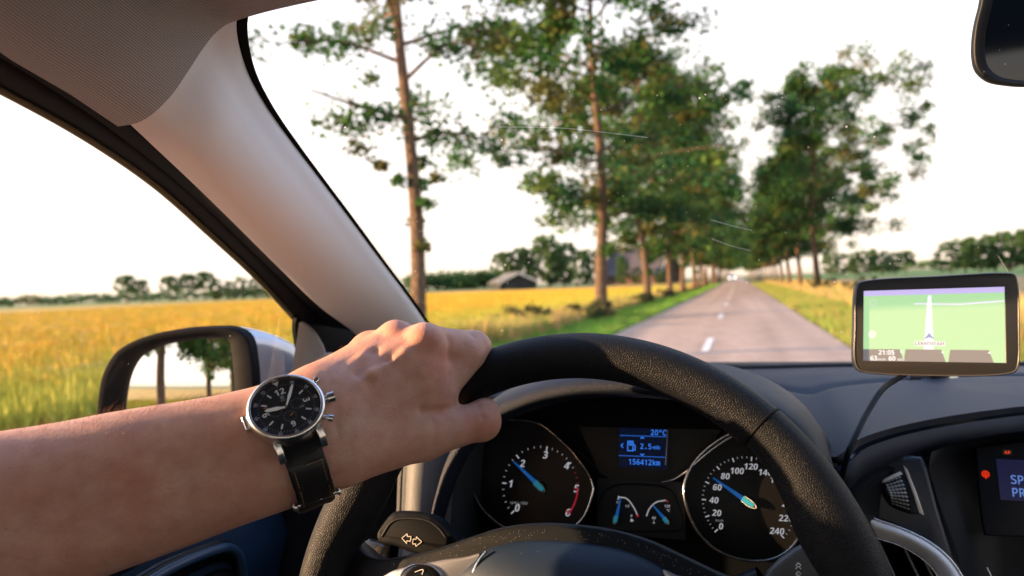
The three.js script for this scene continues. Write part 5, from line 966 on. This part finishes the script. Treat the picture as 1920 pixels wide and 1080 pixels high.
  seed = keepSeed;
  const hg = new THREE.BufferGeometry(); hg.setAttribute('position', new THREE.Float32BufferAttribute(hp, 3)); hg.computeVertexNormals();
  const hm = part('arm_hair', hg, plain([0.44, 0.27, 0.15], 0.5, { transmission: 0.2, thickness: 0 }), person, 'fine fair hairs on the forearm'); hm.userData.kind = 'stuff';
}
// ---------- wrist watch ----------
{
  const w = thing('wrist_watch', 'steel pilot watch with black dial and black stitched leather strap on the wrist', 'watch');
  const cpos = at(537, 764, 0.3955), toEye = EYE.clone().sub(cpos).normalize(), img = (x, y) => V(x, y, 0).applyQuaternion(CAMQ);
  const n = toEye.clone().multiplyScalar(0.835).addScaledVector(img(-0.17, 0.98), 0.55).normalize();
  const yA = img(-0.34, 0.94); yA.addScaledVector(n, -yA.dot(n)).normalize(); const xA = yA.clone().cross(n).normalize();
  w.quaternion.setFromRotationMatrix(new THREE.Matrix4().makeBasis(xA, yA, n)); w.position.copy(cpos); w.updateMatrixWorld(true);
  const R = 0.0217, lathe = (pts, seg = 72) => new THREE.LatheGeometry(pts.map(([x, y]) => new THREE.Vector2(x, y)), seg).rotateX(Math.PI / 2);
  part('case', lathe([[0.001, -0.0105], [0.0185, -0.0105], [R * 0.97, -0.0085], [R * 1.0, -0.006], [R * 1.0, -0.0012], [R * 0.985, 0.0]]), M.steel, w, 'brushed steel case');
  part('bezel', lathe([[R * 0.985, -0.0004], [R * 1.0, 0.0006], [R * 0.99, 0.0016], [R * 0.955, 0.0026], [R * 0.895, 0.0031], [R * 0.88, 0.0026], [R * 0.875, 0.0008]]), M.steel, w, 'polished steel bezel');
  const face = canvasTex(1024, 1024, (x, W) => {
    const c = W / 2; x.fillStyle = '#07090c'; x.fillRect(0, 0, W, W); x.translate(c, c);
    const Z = (a, r) => [Math.sin(a * D) * r, -Math.cos(a * D) * r];
    x.fillStyle = '#0d1828'; x.beginPath(); x.arc(0, 0, 505, 0, 7); x.arc(0, 0, 410, 0, 7, true); x.fill();
    for (let i = 0; i < 60; i++) { const a = i * 6; x.strokeStyle = '#c8c8c8'; x.lineWidth = i % 5 ? 4 : 8; const [a0, b0] = Z(a, 402), [a1, b1] = Z(a, i % 5 ? 420 : 430); x.beginPath(); x.moveTo(a0, b0); x.lineTo(a1, b1); x.stroke(); }
    const put = (t, a, r, s, turn = true, col = '#d9dad6', weight = 'bold') => { const [px, py] = Z(a, r); x.save(); x.translate(px, py); if (turn) x.rotate(a * D); x.font = weight + ' ' + s + 'px sans-serif'; x.fillStyle = col; x.textAlign = 'center'; x.textBaseline = 'middle'; x.fillText(t, 0, 0); x.restore(); };
    for (let i = 1; i < 12; i++) put(String(i * 5).padStart(2, '0'), i * 30, 458, 60, true, '#b9bcc2');
    x.fillStyle = '#d9dad6'; x.beginPath(); x.moveTo(-52, -494); x.lineTo(52, -494); x.lineTo(0, -415); x.fill();
    put('12', 0, 300, 150, false); put('3', 90, 315, 140, true); put('6', 180, 310, 130, true); put('9', 270, 315, 140, true);
    for (const i of [1, 2, 4, 5, 7, 8, 10, 11]) { const [a0, b0] = Z(i * 30, 290), [a1, b1] = Z(i * 30, 375); x.strokeStyle = '#d9dad6'; x.lineWidth = 24; x.beginPath(); x.moveTo(a0, b0); x.lineTo(a1, b1); x.stroke(); }
    const sub = (a, r, rad) => { const [px, py] = Z(a, r); x.strokeStyle = '#6d7780'; x.lineWidth = 3; x.beginPath(); x.arc(px, py, rad, 0, 7); x.stroke(); for (let i = 0; i < 12; i++) { const [a0, b0] = Z(i * 30, rad * 0.78), [a1, b1] = Z(i * 30, rad * 0.97); x.lineWidth = 6; x.beginPath(); x.moveTo(px + a0, py + b0); x.lineTo(px + a1, py + b1); x.stroke(); } };
    sub(90, 165, 95); sub(180, 165, 95); sub(270, 165, 95);
    x.strokeStyle = '#aab0b6'; x.lineWidth = 6; x.beginPath(); x.arc(0, -195, 26, 0, 7); x.moveTo(0, -225); x.lineTo(0, -165); x.moveTo(-28, -195); x.lineTo(28, -195); x.stroke();
    x.fillStyle = '#9aa0a4'; x.font = 'bold 32px sans-serif'; x.textAlign = 'center'; x.fillText('BALL', 0, -128);
    x.fillStyle = '#3a3f44'; x.fillRect(165, 60, 95, 44); x.fillStyle = '#c8c8c8'; x.font = '36px sans-serif'; x.fillText('TU', 212, 94);
    x.strokeStyle = '#e8742c'; x.lineWidth = 12; x.beginPath(); x.moveTo(0, 165); x.lineTo(58, 130); x.moveTo(...Z(293, 270)); x.lineTo(...Z(293, 335)); x.stroke();
  });
  part('dial', new THREE.CircleGeometry(R * 0.88, 72).translate(0, 0, 0.0002), new THREE.MeshStandardMaterial({ map: face, roughness: 0.5 }), w, 'black dial with white numerals');
  const hand = (ang, L, wd, z, name) => { const s = new THREE.Shape([[-wd * 0.45, -L * 0.05], [wd * 0.45, -L * 0.05], [wd * 0.6, L * 0.25], [wd, L * 0.45], [wd * 0.8, L * 0.9], [0, L], [-wd * 0.8, L * 0.9], [-wd, L * 0.45], [-wd * 0.6, L * 0.25]].map((q) => new THREE.Vector2(...q))); part(name, extrude(s, 0.00025, 0.00005).rotateZ(-ang * D).translate(0, 0, z), plain([0.78, 0.78, 0.74], 0.35), w); };
  hand(33, 0.0155, 0.00085, 0.0010, 'minute_hand'); hand(-78, 0.0118, 0.0012, 0.0006, 'hour_hand');
  part('pinion', new THREE.CylinderGeometry(0.0008, 0.0008, 0.001, 16).rotateX(Math.PI / 2).translate(0, 0, 0.0012), M.steel, w);
  part('crystal', lathe([[0.0001, 0.0030], [R * 0.5, 0.0029], [R * 0.87, 0.0025]]), M.glass, w);
  // crown and pushers (3 o'clock side), guard at 9
  const cyl = (r, L, ang, d, name, seg = 24) => { const g = new THREE.CylinderGeometry(r, r, L, seg); const k = part(name, boxUV(g.rotateZ(Math.PI / 2).translate(d + L / 2, 0, -0.0045).rotateZ(ang * D)), M.steel, w); return k; };
  const crown = cyl(0.0034, 0.0042, -4, R + 0.0016, 'crown', 14); part('crown_stem', new THREE.CylinderGeometry(0.002, 0.002, 0.003, 16).rotateZ(Math.PI / 2).translate(R + 0.0008, 0, -0.0045).rotateZ(-4 * D), M.steel, crown);
  for (const a of [30, -36]) { const p = cyl(0.0021, 0.0028, a, R + 0.0022, 'pusher', 20); part('pusher_stem', new THREE.CylinderGeometry(0.0013, 0.0013, 0.004, 14).rotateZ(Math.PI / 2).translate(R + 0.001, 0, -0.0045).rotateZ(a * D), M.steel, p); }
  part('side_guard', box(0.003, 0.010, 0.005, -R - 0.001, 0.002, -0.005, 0.001), M.steel, w);
  // lugs
  for (const sx of [-1, 1]) for (const sy of [-1, 1]) {
    const pr = [[0, 0.0030], [0.006, 0.0022], [0.0105, -0.0010], [0.0132, -0.0062], [0.0126, -0.0072], [0.009, -0.0048], [0, -0.0045]].map(([y, z]) => new THREE.Vector2(y, z));
    const gg = new THREE.BufferGeometry(); const src = new THREE.ExtrudeGeometry(new THREE.Shape(pr), { depth: 0.0034, bevelEnabled: true, bevelSize: 0.0005, bevelThickness: 0.0005, bevelSegments: 2 }).attributes.position, o = [];
    for (let i = 0; i < src.count; i++) o.push(sx * (0.0106 + src.getZ(i) * 0.85), sy * 0.0105 + sy * src.getX(i) * (sy > 0 ? 0.75 : 1.2), -0.0046 + src.getY(i) - (sy > 0 ? 0.002 : 0));
    gg.setAttribute('position', new THREE.Float32BufferAttribute(o, 3)); const t = toCreasedNormals(gg, 0.5); part('lug', boxUV(t), M.steel, w);
  }
  // strap follows the wrist all round
  const skinR = (phi, x) => {                              // distance from the wrist's core to the skin
    const core = V(x, -0.004, -0.030), d = V(0, Math.sin(phi), Math.cos(phi)); let r = 0.008;
    for (let i = 0; i < 70; i++) { const q = w.localToWorld(core.clone().addScaledVector(d, r)); const s = field(q); if (s > 0.0004) break; r += Math.max(0.0005, -s * 0.7); }
    return r;
  };
  const strapAt = (phi, x, lift) => { const r = Math.max(skinR(phi, x), skinR(phi, x * 0.5)) + lift; return V(x, -0.004 + Math.sin(phi) * r, -0.030 + Math.cos(phi) * r); };
  const phis = []; for (let i = 0; i <= 72; i++) phis.push(lerp(34, 274, i / 72) * D);
  const lugEnd = (s) => (s < 0 ? V(0, -0.0190, -0.0070) : V(0, 0.0150, -0.0150));
  const band = (lift, hw) => phis.map((ph, j) => Array.from({ length: 9 }, (_, i) => { const x = lerp(-hw, hw, i / 8), e = Math.min(j, phis.length - 1 - j), k = j < 36 ? sstep(j, 0, 7) : 1, p = strapAt(-ph, x, lift * (1 - 0.85 * sstep(j, 44, 60)) + (Math.abs(i - 4) === 4 ? -0.0008 : 0)), l = lugEnd(j < 36 ? -1 : 1); l.x = x; return l.clone().lerp(p, 0.15 + 0.85 * k); }));
  part('strap', thick(band(0.0026, 0.0102), 0.0022, 1), bumped([0.008, 0.008, 0.009], 0.45, T.leather, 0.00008), w, 'black leather strap');
  part('strap_keeper', thick(phis.filter((q) => q > 62 * D && q < 108 * D).map((ph) => Array.from({ length: 9 }, (_, i) => strapAt(-ph, lerp(-0.0095, 0.0095, i / 8), 0.0044))), 0.0016, 1), bumped([0.010, 0.010, 0.011], 0.42, T.leather, 0.00008), w, 'stitched strap tail');
  const stitch = []; const dash1 = (p0, p1) => stitch.push(tube([p0, p0.clone().lerp(p1, 0.5), p1], 0.00020, false, 3, 5));
  for (let a = 64; a < 106; a += 3.2) for (const s of [-1, 1]) dash1(strapAt(-a * D, s * 0.0080, 0.0061), strapAt(-(a + 2) * D, s * 0.0080, 0.0061));
  for (let x = -0.0078; x < 0.0078; x += 0.0019) dash1(strapAt(-65 * D, x, 0.0061), strapAt(-65 * D, x + 0.0012, 0.0061));
  part('stitching', merge(stitch), plain([0.42, 0.26, 0.09], 0.7), w, 'tan stitching');
  const c1 = strapAt(-110 * D, 0, 0.004);
  part('buckle', tube([strapAt(-109 * D, -0.0128, 0.0035), strapAt(-109 * D, 0, 0.0045), strapAt(-109 * D, 0.0128, 0.0035)], 0.0015, false, 20, 10), M.steel, w, 'steel buckle bar');
  for (const s of [-1, 1]) part('buckle_end', new THREE.SphereGeometry(0.0023, 14, 10).scale(0.8, 1.2, 1).translate(...strapAt(-109 * D, s * 0.0128, 0.0035).toArray()), M.steel, w);
}

renderer.render(scene, camera);
